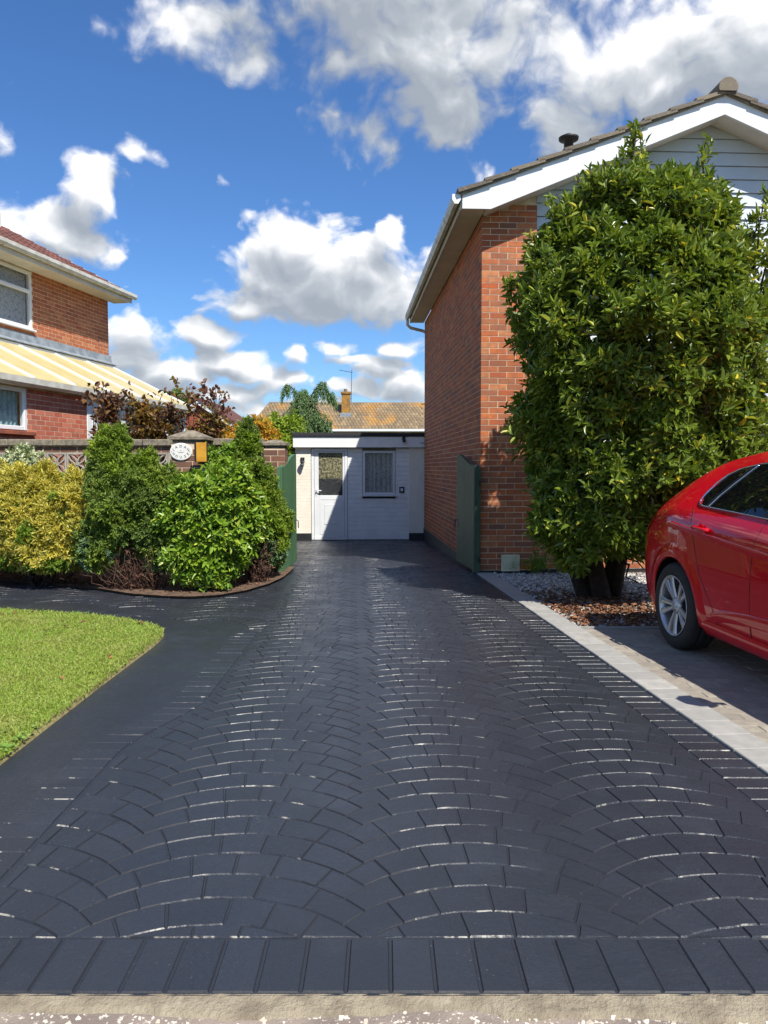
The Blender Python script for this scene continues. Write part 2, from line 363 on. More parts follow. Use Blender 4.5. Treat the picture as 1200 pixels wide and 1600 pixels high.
# ------------------------------------------------------------------ ground, driveway, lawn, parking
def sett_material(name, base, worn, lo, hi):
    m = mat(name, base, .42, tint=[(0, tuple(c * .92 for c in base)), (.5, base), (1, tuple(c * 1.1 for c in base))], bump=.45, bscale=38, dirt=(tuple(c * 1.6 for c in base), .55), dscale=2.2, dlo=.48, dhi=.76, spec=.5)
    t = NT(m.node_tree); bs = t.n['Principled BSDF']
    geo = t.new('ShaderNodeNewGeometry')
    src = bs.inputs['Base Color'].links[0].from_socket
    fl = t.smooth(t.noise(geo.outputs['Position'], 95, 3, .7), .66, .72)                    # dusty specks on the sealed face
    fl = t.math('MULTIPLY', fl, t.smooth(t.noise(geo.outputs['Position'], 1.4, 5, .65), .44, .64))
    c = t.mix(t.math('MULTIPLY', fl, .6), src, (*S(150, 150, 146), 1))
    if worn is not None:
        k = t.smooth(t.noise(geo.outputs['Position'], 9, 6, .7), lo, hi)
        k2 = t.smooth(t.noise(geo.outputs['Position'], 1.3, 4, .6), .36, .62)
        c = t.mix(t.math('MULTIPLY', k, k2), c, (*worn, 1))
    t.put(bs.inputs['Base Color'], c)
    bs.inputs['Roughness'].default_value = .42
    t.put(bs.inputs['Roughness'], t.smooth(t.noise(geo.outputs['Position'], 3.2, 6), .25, .8, .29, .52))
    return m
DRV = S(44, 47.5, 54)
M['sett'] = sett_material('sealed_charcoal_concrete', DRV, None, 0, 0)
M['sett_worn'] = sett_material('worn_sett_edge', DRV, S(176, 172, 160), .53, .63)
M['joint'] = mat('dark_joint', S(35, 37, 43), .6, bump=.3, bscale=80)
M['turf_edge'] = mat('turf_edge', S(142, 136, 86), .95, var=S(116, 104, 64), vscale=20, bump=.6, bscale=60)
M['soil'] = mat('dry_soil', S(112, 88, 68), .95, var=S(72, 56, 44), vscale=14, bump=.8, bscale=60)
M['earth'] = mat('earth', S(92, 84, 62), .95, var=S(70, 78, 44), vscale=1.5, bump=.5, bscale=30)
M['lawn'] = mat('lawn_thatch', S(92, 104, 42), .95, var=S(122, 116, 62), vscale=7, bump=.8, bscale=120)
M['grass'] = mat('grass_blade', S(96, 124, 34), .55, tint=[(0, S(132, 166, 54)), (.35, S(154, 182, 68)), (.6, S(122, 154, 50)), (.8, S(172, 186, 88)), (.93, S(182, 172, 112)), (1, S(124, 150, 48))], transl=.35, var=S(162, 172, 80), vscale=1.3, dirt=(S(176, 172, 104), .4), dscale=2.2, dlo=.5, dhi=.7)
M['pave'] = mat('buff_grey_block', S(150, 142, 128), .85, tint=[(0, S(150, 142, 128)), (.4, S(138, 130, 118)), (.75, S(160, 152, 136)), (1, S(144, 136, 124))], var=S(120, 114, 104), vscale=18, bump=.35, bscale=160)
M['kerbblock'] = mat('silver_grey_block', S(158, 156, 149), .85, tint=[(0, S(158, 156, 149)), (.5, S(150, 148, 142)), (1, S(166, 163, 155))], var=S(134, 133, 128), vscale=14, bump=.3, bscale=180)
M['sandjoint'] = mat('sand_joint', S(96, 90, 80), .95)
M['pebble'] = mat('white_gravel', S(180, 178, 172), .8, tint=[(0, S(196, 194, 188)), (.35, S(150, 148, 144)), (.6, S(216, 212, 204)), (.8, S(112, 110, 108)), (1, S(182, 172, 156))])
M['deadleaf'] = mat('fallen_leaf', S(130, 84, 50), .8, tint=[(0, S(122, 80, 54)), (.4, S(88, 60, 46)), (.7, S(158, 108, 64)), (1, S(78, 56, 44))])
M['mortarbed'] = mat('mortar_bed', S(160, 148, 124), .9, var=S(130, 118, 98), vscale=9, bump=.9, bscale=70, dirt=(S(184, 172, 148), .6), dscale=14)

NX, NY = [-300, -60, -20, -9, -6, -3, 0, 3, 6, 9, 20, 60, 300], [-80, -20, -5, 0, 3, 6, 10, 12, 14, 17.3, 25, 60, 150, 700]
mb = MB()
mb.add([(x, y, gz(y) - .05) for y in NY for x in NX], [[j * len(NX) + i, j * len(NX) + i + 1, (j + 1) * len(NX) + i + 1, (j + 1) * len(NX) + i] for j in range(len(NY) - 1) for i in range(len(NX) - 1)])
mb.build('ground', M['earth'], kind='structure')

def rightX(y): return 1.22 - .0789 * (y - 9.26)                    # the edge of the drive along the grey blocks
def innerX(y):                                                      # the inner line of the plain band round the lawn
    k = min(1, max(0, (y - 3.55) / .9)); k = k * k * (3 - 2 * k)
    return -1.255 + .225 * k
LAWN = [(-1.75, -3.0), (-1.75, 3.4), (-1.755, 4.6), (-1.745, 5.75), (-1.76, 6.05), (-1.80, 6.22), (-1.90, 6.38), (-2.1, 6.56), (-2.34, 6.74), (-2.8, 6.95), (-3.62, 7.16), (-5, 7.36), (-9, 7.5)]
def lawnY(x):
    for (a, b), (c, d) in zip(LAWN[4:], LAWN[5:]):
        if c <= x <= a: return b + (d - b) * (x - a) / (c - a)
    return 6.05
BED = [(-9, 9.75), (-5.6, 9.52), (-4.66, 9.2), (-3.9, 8.85), (-3.22, 8.5), (-2.65, 8.08), (-2.25, 7.92), (-1.99, 7.88), (-1.75, 7.98), (-1.53, 8.28), (-1.36, 8.75), (-1.27, 9.26), (-1.25, 9.7)]
mb = MB(); ys = [1.9, 4, 7, 9, 10, 11, 12, 13, 14, 15, 16, 17.3]; Zb = -.0045
vs = []
for y in ys:
    xl = -9 if y <= 10 else -2.6
    vs += [(xl, y, gz(y) + Zb), (rightX(y) + .03 if y < 9.3 else 1.28, y, gz(y) + Zb)]
mb.add(vs, [[2 * i, 2 * i + 1, 2 * i + 3, 2 * i + 2] for i in range(len(ys) - 1)])
drive = mb.build('driveway', M['sett'], kind='structure')

def clip(poly, nx, ny, c):
    out = []
    for i in range(len(poly)):
        a, b = poly[i], poly[(i + 1) % len(poly)]
        da, db = nx * a[0] + ny * a[1] - c, nx * b[0] + ny * b[1] - c
        if da >= 0: out.append(a)
        if (da >= 0) != (db >= 0):
            k = da / (da - db); out.append((a[0] + (b[0] - a[0]) * k, a[1] + (b[1] - a[1]) * k))
    return out
def area(p): return .5 * sum(p[i][0] * p[(i + 1) % len(p)][1] - p[(i + 1) % len(p)][0] * p[i][1] for i in range(len(p)))
def tidy(p, e=.008):
    q = []
    for a in p:
        if not q or math.hypot(a[0] - q[-1][0], a[1] - q[-1][1]) > e: q.append(a)
    if len(q) > 2 and math.hypot(q[0][0] - q[-1][0], q[0][1] - q[-1][1]) <= e: q.pop()
    return q
def inset(p, d):
    n = len(p); out = []
    for i in range(n):
        a, b, c = p[i - 1], p[i], p[(i + 1) % n]
        e1 = Vector((b[0] - a[0], b[1] - a[1])).normalized(); e2 = Vector((c[0] - b[0], c[1] - b[1])).normalized()
        n1 = Vector((-e1.y, e1.x)); n2 = Vector((-e2.y, e2.x)); m = n1 + n2
        k = 1 / max(.5, m.dot(n1)); out.append((b[0] + m.x * d * k, b[1] + m.y * d * k))
    return out
def stone(p, wear=True, gap=None, cham=None, h=.0, dz=None):
    """a raised stone on the poured concrete: chamfered outline p"""
    if area(p) < 0: p = p[::-1]
    gap = rnd.uniform(.0009, .0026) if gap is None else gap; cham = rnd.uniform(.0028, .0048) if cham is None else cham
    p = tidy(p)
    if len(p) < 3 or area(p) < .0012: return None
    o = inset(p, gap); q = inset(o, cham)
    if area(q) < .0004: return None
    n = len(o); cx = sum(a[0] for a in o) / n; cy = sum(a[1] for a in o) / n
    tx, ty = rnd.uniform(-.004, .004), rnd.uniform(-.006, .006); dz = rnd.uniform(-.0012, .0012) if dz is None else dz
    z0 = Zb - .002; vs = [(a[0], a[1], gz(a[1]) + z0) for a in o] + [(a[0], a[1], gz(a[1]) + dz + tx * (a[0] - cx) + ty * (a[1] - cy)) for a in q]
    fs = [list(range(n, 2 * n))]; mi = [0]
    for i in range(n):
        j = (i + 1) % n; e = Vector((o[j][0] - o[i][0], o[j][1] - o[i][1])).normalized()
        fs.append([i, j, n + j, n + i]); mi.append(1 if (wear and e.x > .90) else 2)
    return vs, fs, mi, (cx, cy)
stones = []
def add_stone(p, **kw):
    s = stone(p, **kw)
    if s: stones.append(s)
SW = .81; SP = .142; RAD = .55
def toW(x, y): return (x - .04 * y, y)
def arc(x, c): return math.sqrt(max(.01, RAD * RAD - (x - c) ** 2)) - RAD
TOOTH = .0325
def OFF(c): return (c % 2) * SP / 2
def wob(x, k, f=1.): return f * (.006 * mnoise.noise(Vector((x * 9, k * 1.7, 4.2))) + .004 * mnoise.noise(Vector((x * 31, k * 1.7, 9.2))))
for c in range(-7, 3):
    cx = (c + .5) * SW; off = OFF(c); wf = lambda x, cx=cx: max(0., 1 - (abs(x - cx) / .43) ** 3)
    for k in range(int(1.7 / SP), int((17.6 if c > -4 else 10) / SP)):
        y0 = k * SP + off; w0 = wob(0, k)
        lo = lambda x, k=k, y0=y0: y0 + arc(x, cx) + wob(x + c * 3, k, wf(x))
        hi = lambda x, k=k, y0=y0: y0 + SP + arc(x, cx) + wob(x + c * 3, k + 1, wf(x))
        e0, e1, T_ = c * SW, (c + 1) * SW, TOOTH; xl, xr = e0, e1; n = 5 if (k + c) % 2 else 6
        el_ = [(e0 + T_, lo(e0 + T_)), (e0 - T_, hi(e0 - T_))]; er_ = [(e1 - T_, lo(e1 - T_)), (e1 + T_, hi(e1 + T_))]    # the ends are cut square to the arc, so that neighbouring columns tooth together
        cuts = [xl] + [xl + (xr - xl) * (i + rnd.uniform(-.16, .16)) / n for i in range(1, n)] + [xr]
        cuts[1] = max(cuts[1], xl + .12); cuts[-2] = min(cuts[-2], xr - .12)
        for i in range(n):
            a, b = cuts[i], cuts[i + 1]; sk = lambda x: (x - cx) / RAD * SP * .75       # the radial joints lean outwards with the arc
            au, bu = a + sk(a), b + sk(b)
            la, ha = ((a, au) if i else (el_[0][0], el_[1][0])); lb_, hb = ((b, bu) if i < n - 1 else (er_[0][0], er_[1][0]))
            low = [(la + (lb_ - la) * t, lo(la + (lb_ - la) * t)) for t in (0, .33, .67, 1)] + [(hb + (ha - hb) * t, hi(hb + (ha - hb) * t)) for t in (0, .33, .67, 1)]
            p = [toW(*q) for q in low]
            yc = sum(q[1] for q in p) / len(p); xc = sum(q[0] for q in p) / len(p)
            if xc > 1.8 or yc > 17.2: continue
            p = clip(p, 0, 1, 2.14)
            if len(p) < 3: continue
            if yc < 9.3: p = clip(p, -1, -.0789, -(rightX(0) - .225))
            else: p = clip(p, -1, -.04, -(1.2 + .385 - .02))
            if len(p) < 3: continue
            if yc < 6.75 and xc > -2.0:
                p = clip(p, 1, 0, innerX(yc) + .01)
            elif xc < -.95 and yc < 7.9:
                if yc < lawnY(xc) + .62: continue
            if len(p) < 3: continue
            xc = sum(q[0] for q in p) / len(p)
            if xc < -1.2 and yc > 7.3:
                lim = 99
                for (q, r) in zip(BED, BED[1:]):
                    if q[0] <= xc <= r[0]: lim = q[1] + (r[1] - q[1]) * (xc - q[0]) / (r[0] - q[0])
                if yc > lim + .15 and yc < 10: continue
            if yc > 9.8 and xc < -1.35 - (yc - 10) * .07: continue
            if 5.1 < yc < 5.5 and xc > .1:
                p1 = clip(p, 0, 1, 5.30); p2 = clip(p, 0, -1, -5.30)
                if len(p1) > 2: add_stone(p1)
                if len(p2) > 2: add_stone(p2)
                continue
            add_stone(p)
def put_stones(sts, name, stuffname, limit, mats, parent):
    sts.sort(key=lambda s: (s[3][0] ** 2 * .6 + s[3][1] ** 2) / max(.2, abs(area([(v[0], v[1]) for v in s[0][len(s[0]) // 2:]])) ** .5 * 8))
    rest = MB()
    for i, (vs, fs, mi, (cx, cy)) in enumerate(sts):
        vis = abs(cx) < .54 * cy + .1
        m = MB() if (i < limit) else rest
        z = gz(cy) if i < limit else 0
        ox, oy = (cx, cy) if i < limit else (0, 0)
        b = len(m.v); m.v.extend([(v[0] - ox, v[1] - oy, v[2] - z) for v in vs]); t = rnd.random()
        for f, k in zip(fs, mi): m.f.append([b + q for q in f]); m.m.append(k); m.t.append(t if i >= limit else 0.); m.sm.append(False)
        if i < limit: m.build(name, mats, parent, loc=(cx, cy, z))
    if rest.v: rest.build(stuffname, mats, parent, kind='stuff')
vis_st = [s for s in stones if abs(s[3][0]) < .52 * s[3][1] + .12]; hid = [s for s in stones if not abs(s[3][0]) < .52 * s[3][1] + .12]
vis_st.sort(key=lambda s: s[3][1])
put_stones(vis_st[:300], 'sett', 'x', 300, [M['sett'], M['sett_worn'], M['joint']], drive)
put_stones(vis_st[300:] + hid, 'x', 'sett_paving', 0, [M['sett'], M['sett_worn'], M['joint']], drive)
# border blocks: the front row, the right-hand row, the row along the lawn
stones = []
x = -1.62
while x < 1.66:
    add_stone([(x, 1.905), (x + .117, 1.905), (x + .117, 2.135), (x, 2.135)], wear=False, gap=.0022, cham=.005); x += .117
y = 2.2
while y < 9.2:
    a, b = rightX(y), rightX(y + .108)
    add_stone([(a - .212, y), (a - .004, y), (b - .004, y + .108), (b - .212, y + .108)]); y += .108
y = 2.2
while y < 6.3:
    a, b = innerX(y), innerX(y + .108)
    if rnd.random() < .93: add_stone([(a - .2, y), (a - .006, y), (b - .006, y + .108), (b - .2, y + .108)])
    y += .108
for i in range(22):                                         # and round the corner beside the lawn
    f = lambda t: (-1.13 - .35 * (1 - math.cos(t)) if t < 1.4 else -1.13 - .35 * (1 - math.cos(1.4)) - (t - 1.4) * .55, 6.3 + .42 * math.sin(min(t, 1.4)) + max(0, t - 1.4) * .16)
    t0, t1 = i * .2, i * .2 + .2; (x0, y0), (x1, y1) = f(t0), f(t1); (x2, y2) = f(t1 + .01)
    d = Vector((x1 - x0, y1 - y0)).normalized(); nn = Vector((d.y, -d.x))
    add_stone([(x0, y0), (x0 + nn.x * .19, y0 + nn.y * .19), (x1 + nn.x * .19, y1 + nn.y * .19), (x1, y1)])
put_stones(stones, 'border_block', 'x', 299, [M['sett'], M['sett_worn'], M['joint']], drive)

# front edge: a bed of mortar, then the pebbled footway
mb = MB(); N = 160; top = []; 
for i in range(N + 1):
    x = -2.4 + 4.8 * i / N
    y = 1.845 + .012 * math.sin(x * 5) + .02 * mnoise.noise(Vector((x * 4, 1, 0))) + .008 * mnoise.noise(Vector((x * 22, 5, 0))) - (.02 if x > .3 else 0)
    top.append((x, y))
vs = [(x, y, -.0215) for x, y in top] + [(x, y + .02, -.012) for x, y in top] + [(x, 1.905, -.004 + .002 * mnoise.noise(Vector((x * 20, 0, 0)))) for x, y in top]
n = N + 1
mb.add(vs, [[r * n + i, r * n + i + 1, (r + 1) * n + i + 1, (r + 1) * n + i] for r in (0, 1) for i in range(N)])
mb.build('mortar_strip', M['mortarbed'], kind='structure')
fm = mat('pebbled_footway', S(150, 136, 122), .9, var=S(122, 110, 100), vscale=4, bump=.5, bscale=140)
t = NT(fm.node_tree); g = t.new('ShaderNodeNewGeometry'); src = t.n['Principled BSDF'].inputs['Base Color'].links[0].from_socket
t.put(t.n['Principled BSDF'].inputs['Base Color'], t.mix(t.smooth(t.noise(g.outputs['Position'], 60, 4, .6), .58, .64), src, (*S(214, 204, 186), 1)))
mb = MB(); mb.add([(-9, -1, -.02), (9, -1, -.02), (9, 1.91, -.02), (-9, 1.91, -.02)], [[0, 1, 2, 3]]); foot = mb.build('footway', fm, kind='structure')
V, F, T = [], [], []; cub = np.array([(-1,-1,-1),(1,-1,-1),(1,1,-1),(-1,1,-1),(-.7,-.7,1),(.7,-.7,1),(.7,.7,1),(-.7,.7,1)], float); cf = np.array([[4,5,6,7],[0,1,5,4],[1,2,6,5],[2,3,7,6],[3,0,4,7],[0,3,2,1]])
def pebbles(n, fx, size, flat, zf, name, m, parent=None, kind='stuff', tints=None):
    V, F = [], []
    P = fx(n); n = len(P); sz = size * (.5 + nprng.random(n) ** 2 * 1.1); a = nprng.random(n) * 6.28
    J = 1 + nprng.normal(0, .22, (n, 8, 3)); C = cub[None] * J * sz[:, None, None] * np.array([1.2, .9, flat])
    ca, sa = np.cos(a)[:, None], np.sin(a)[:, None]
    tilt = nprng.normal(0, .35, (n, 1)); C2 = C.copy(); C2[..., 2] = C[..., 2] + C[..., 0] * tilt
    X = C2[..., 0] * ca - C2[..., 1] * sa; Y = C2[..., 0] * sa + C2[..., 1] * ca
    Z = C2[..., 2]
    V = np.stack([X + P[:, 0:1], Y + P[:, 1:2], Z + P[:, 2:3]], -1)
    F = (np.arange(n)[:, None, None] * 8 + cf[None]).reshape(-1, 4)
    return fast(name, V, F, np.repeat(nprng.random(n), 6), m, parent, kind=kind)
def fp(n):
    x = nprng.uniform(-2.4, 2.4, n); y = nprng.uniform(1.4, 1.86, n); return np.stack([x, y, np.full(n, -.021)], 1)
pebbles(2300, fp, .0056, .45, 0, 'footway_pebble', mat('footway_pebbles', S(200, 190, 172), .8, tint=[(0, S(214, 206, 190)), (.5, S(196, 182, 160)), (1, S(222, 216, 204))]), foot)

# lawn: a raised slab of turf with an earthy edge, grass, clover at the near corner, a few fallen leaves
mb = MB(); n = len(LAWN); LP = LAWN + [(-9, -3.0)]; n = len(LP)
mb.add([(x, y, .028) for x, y in inset(LP, .016)] + [(x, y, -.004) for x, y in LP], [list(range(n))] + [[i, (i + 1) % n, n + (i + 1) % n, n + i] for i in range(n)], 0)
mb.m[1:] = [1] * n
lawn = mb.build('lawn', [M['lawn'], M['turf_edge']], kind='structure')
def in_lawn(x, y, e=0.):
    if y < 6.05: return x < -1.742 - e
    return x < -1.75 and y < lawnY(x) + .01 - e * .7
P = []
while len(P) < 62000:
    y = 3.0 + 4.3 * rnd.random() ** .85; x = rnd.uniform(max(-4.2, -.52 * y - .35), -1.74)
    e = .006 + .012 * mnoise.noise(Vector((x * 6, y * 6, 0)))
    if in_lawn(x, y, e) and rnd.random() < (1 if in_lawn(x, y, .07) else .6): P.append((x, y, .022))
while len(P) < 108000:                                       # and on beside the frame
    y = rnd.uniform(.6, 7.4); x = rnd.uniform(-5.6, -1.74)
    if in_lawn(x, y, .01) and not (x > -.52 * y - .3 and y > 3.0): P.append((x, y, .022))
P = np.array(P); n = len(P)
D = np.stack([nprng.normal(0, .55, n), nprng.normal(0, .55, n), np.ones(n)], 1); L = nprng.uniform(.018, .042, n)
fr = np.array([mnoise.noise(Vector((p[0] * 1.6, p[1] * 1.6, 3))) for p in P]); L *= (1 + .35 * fr)
N = nprng.normal(0, 1, (n, 3)); Sd = norm(np.cross(norm(D), N)); w = .0028
b1, b2 = P - Sd * w, P + Sd * w; Dn = norm(D); m1 = P + Dn * L[:, None] * .6; t_ = P + Dn * L[:, None] + np.stack([nprng.normal(0, .4, n), nprng.normal(0, .4, n), -np.abs(nprng.normal(0, .25, n))], 1) * L[:, None] * .6
V = np.stack([b1, b2, m1 + Sd * w * .8, t_, m1 - Sd * w * .8], 1).reshape(-1, 3); o = np.arange(n)[:, None] * 5
F = np.concatenate([o + np.array([0, 1, 2, 4]), o + np.array([4, 2, 3, 3])], 1).reshape(-1, 4)
F3 = np.concatenate([(o + np.array([0, 1, 2])), (o + np.array([0, 2, 4])), (o + np.array([4, 2, 3]))], 1).reshape(-1, 3)
g = fast('grass', V, F3, np.repeat(nprng.random(n), 3), M['grass'], kind='stuff'); tag(g, 'short sunlit green grass of the front lawn', 'grass')
M['clover'] = mat('clover_leaf', S(110, 150, 60), .5, tint=[(0, S(116, 156, 62)), (1, S(140, 172, 84))], transl=.3)
P = np.array([(-1.80 + rnd.gauss(0, .06) - .02, 3.52 + rnd.gauss(0, .12), .03 + rnd.random() * .02) for _ in range(60)]); P[:, 0] = np.minimum(P[:, 0], -1.765)
V, F = leaves(P, nprng.normal(0, 1, (60, 3)) * [1, 1, .3], np.array([[0, 0, 1.]] * 60) + nprng.normal(0, .2, (60, 3)), nprng.uniform(.02, .04, 60), nprng.uniform(.018, .03, 60), .1, .1)
WEED = (V, F, np.repeat(nprng.random(60), 2), 'clover')
def scatter_leaves(n, f, size, name, label, mm, kind='stuff'):
    P = np.array([f() for _ in range(n)]); a = nprng.random(n) * 6.28
    D = np.stack([np.cos(a), np.sin(a), nprng.normal(0, .25, n)], 1); N = np.array([[0, 0, 1.]] * n) + nprng.normal(0, .35, (n, 3))
    V, F = leaves(P, D, N, size * nprng.uniform(.6, 1.3, n), size * .5 * nprng.uniform(.7, 1.2, n), .2, .2)
    o = fast(name, V, F, np.repeat(nprng.random(n), 2), mm, kind=kind); tag(o, label, 'leaves'); return o
def onlawn():
    while True:
        x, y = rnd.uniform(-3.8, -1.78), rnd.uniform(3.2, 7.2)
        if in_lawn(x, y, .02): return (x, y, .05)
scatter_leaves(34, onlawn, .05, 'fallen_leaves', 'scattered orange brown leaves lying on the green lawn', M['deadleaf'])

# right-hand edge: a row of silver-grey blocks, then the block paving under the car, then gravel
pad = MB(); ys = [-2, 1.9, 4, 6.42]; vs = []
for y in ys: vs += [(rightX(y) + .02, y, -.03), (9, y, -.03)]
pad.add(vs, [[2 * i, 2 * i + 1, 2 * i + 3, 2 * i + 2] for i in range(3)])
pad = pad.build('parking_pad', M['sandjoint'], kind='structure')
kb = MB(); kerb = bpy.data.objects.new('kerb_edging', None); col.objects.link(kerb); kerb['kind'] = 'structure'
kd = Vector((-.0789, 1)).normalized(); kang = math.atan2(-kd.x, kd.y)
y = .6; kme = {}
mk = MB().box((.0, .003, -.06), (.205, .197, .012), bev=.004, tint=0.).mesh('kerb_block', M['kerbblock'])
while y < 9.75:
    link('kerb_block', mk, kerb, loc=(rightX(y) + .002, y, gz(y) + rnd.uniform(-.0015, .0015))).rotation_euler = (0, 0, kang); y += .2 * kd.y
items = []
r0 = 0; y = .4
frame = Matrix.Rotation(kang, 4, 'Z')
mp = MB().box((-.0985, -.0485, -.05), (.0985, .0485, .004), bev=.004, tint=0.).mesh('paver', M['pave'])
prest = MB(); pl = []
while y < 6.38:
    x = rightX(y) + .21 + .1 + (-.1 if r0 % 2 else 0)
    while x < 8.2:
        yy = y - (x - rightX(y)) * 0.0
        lx, e = x, 0
        pl.append((x, yy)); x += .2
    y += .1; r0 += 1
pl.sort(key=lambda q: (abs(q[0]) > .53 * q[1] + .15, q[1]))
for i, (x, y) in enumerate(pl):
    half = x - .1 < rightX(y) + .205
    if y > 6.38 or y < 1: continue
    if i < 300 and not half: link('paver', mp, pad, loc=(x, y, rnd.uniform(-.0015, .0015)))
    else: prest.box((max(x - .0985, rightX(y) + .212), y - .0485, -.03), (x + .0985, y + .0485, .003 + rnd.uniform(-.0015, .0015)))
prest.build('paver_field', M['pave'], pad, kind='stuff')

mb = MB(); ys = [6.43, 8, 9.3, 10.6]; vs = []
for y in ys: vs += [((rightX(y) if y < 9.4 else 1.2) + .2, y, -.022), (9, y, -.022)]
mb.add(vs, [[2 * i, 2 * i + 1, 2 * i + 3, 2 * i + 2] for i in range(3)])
mb.build('gravel_bed', M['soil'], kind='structure')
def gp(n):
    y = nprng.uniform(6.45, 9.85, n); x = nprng.uniform(1.2, 4.9, n); k = x > (1.22 - .0789 * (y - 9.26)) + .215; return np.stack([x, y, np.full(n, -.012) + nprng.normal(0, .006, n)], 1)[k]
g = pebbles(17000, gp, .013, .6, 0, 'gravel', M['pebble']); tag(g, 'white and grey gravel spread under the big bush', 'gravel')
mb = MB(); mb.box((1.45, 6.405, -.05), (6, 6.43, .012)); mb.build('gravel_edging', M['kerbblock'], kind='structure')
def gl():
    while True:
        x, y = 2.0 + rnd.gauss(0, .75), 7.15 + rnd.gauss(0, .55)
        if x > rightX(y) + .22 and 6.46 < y < 9.4: return (x, y, .005 + rnd.random() * .02)
scatter_leaves(2600, gl, .05, 'fallen_leaves', 'brown dead leaves lying on the gravel beneath the big bush', M['deadleaf'])

# planting bed
mb = MB(); n = len(BED); bp = BED + [(-1.25, 10.2), (-9, 10.2)]; n = len(bp)
mb.add([(x, y, .03) for x, y in inset(bp[::-1], .05)] + [(x, y, -.012) for x, y in bp[::-1]], [list(range(n))] + [[i, (i + 1) % n, n + (i + 1) % n, n + i] for i in range(n)])
mb.build('planting_bed', M['soil'], kind='structure')
def bl():
    while True:
        x, y = rnd.uniform(-5, -1.3), rnd.uniform(7.9, 9.6)
        for (a, b), (c, d) in zip(BED, BED[1:]):
            if a <= x <= c and y > b + (d - b) * (x - a) / (c - a) + .05: return (x, y, .035 + rnd.random() * .01)
scatter_leaves(420, bl, .04, 'fallen_leaves', 'dry leaf litter on the soil of the shrub bed', M['deadleaf'])
# ------------------------------------------------------------------ the brick house on the right
HA = math.atan(.05)
house = thing('brick_house', 'red brick house with white gable boards beside the charcoal driveway', 'house', (1.24, 9.9, 0), HA)
SOF, SL = 4.52, .386
APX, EAV = 2.95, -.30
def roofz(x): return 4.69 + (APX - EAV - abs(x - APX)) * SL         # top of the barge boards
W2 = 2 * APX
items = []
nrow = 62
for k in range(nrow):
    z0 = .03 + k * .075; z1 = z0 + .065
    lim = 9 if z1 < SOF else None
    even = k % 2 == 0
    if lim is None:
        if z1 > 5.1: break
    # front pier: the corner brick shows its long side on every other course
    for (a, b) in course(.70, .215 if even else .1025):
        if a == 0: items.append((50, ((0, 0, z0), (b, .1025 if even else .215, z1)))) if z1 < SOF + .2 else None
        else:
            if z1 > roofz(a) - .2: continue
            items.append((40 - a, ((a, 0, z0), (b, .1025, z1))))
    if z1 < SOF + .02:
        st = .1125 if even else .225
        for (a, b) in course(7.05 - st, .215):
            items.append((30 / (1 + (a + st)) ** 2 if True else 0, ((0, a + st, z0), (.1025, b + st, z1))))
pick_parts('brick', items, brick_maker, M['brick'], house, 'brickwork')
# set-back ground floor wall beside the pier, the black plinth, and the mortar behind the bricks
mb = MB()
for k in range(30):
    z0 = .03 + k * .075
    for (a, b) in course(4.7, .215 if k % 2 else .1025):
        if 1.3 < a + .70 < 4.0 and .75 < z0 < 2.1: continue
        mb.box((.70 + a, .09, z0), (.70 + b, .19, z0 + .065))
for k in range(62):
    z0 = .03 + k * .075
    for (a, b) in course(W2 - 5.4, .215 if k % 2 else .1025):
        if z0 + .1 < min(SOF, roofz(5.4 + b) - .2): mb.box((5.4 + a, 0, z0), (5.4 + b, .1025, z0 + .065))
mb.build('front_brickwork', M['brick'], house, kind='stuff')
mb = MB()
mb.prism([(.003, .02), (.695, .02), (.695, 4.86), (.003, 4.50)], 1, .0035, .15)
mb.box((.0028, .1, .02), (.14, 7.05, SOF)); mb.box((.695, .0935, .02), (5.41, .22, 2.28)); mb.prism([(5.405, .02), (W2 - .006, .02), (W2 - .006, 4.5), (5.405, 4.8)], 1, .0075, .15)
mb.box((W2 - .14, .1, .0), (W2 - .002, 7.05, SOF)); mb.box((.14, 6.95, .0), (W2 - .14, 7.05, SOF + .3))
mb.build("mortar", M["mortar"], house)
mb = MB(); mb.prism([(-.012, .022), (7.06, .022), (7.06, -.4), (-.012, -.2)], 0, -.014, .13)
mb.box((.13, -.012, -.2), (.70, .1, .022)); mb.box((.70, .078, -.2), (5.4, .2, .022)); mb.box((5.4, -.012, -.2), (W2, .1, .022))
mb.build('plinth', M['black'], house)
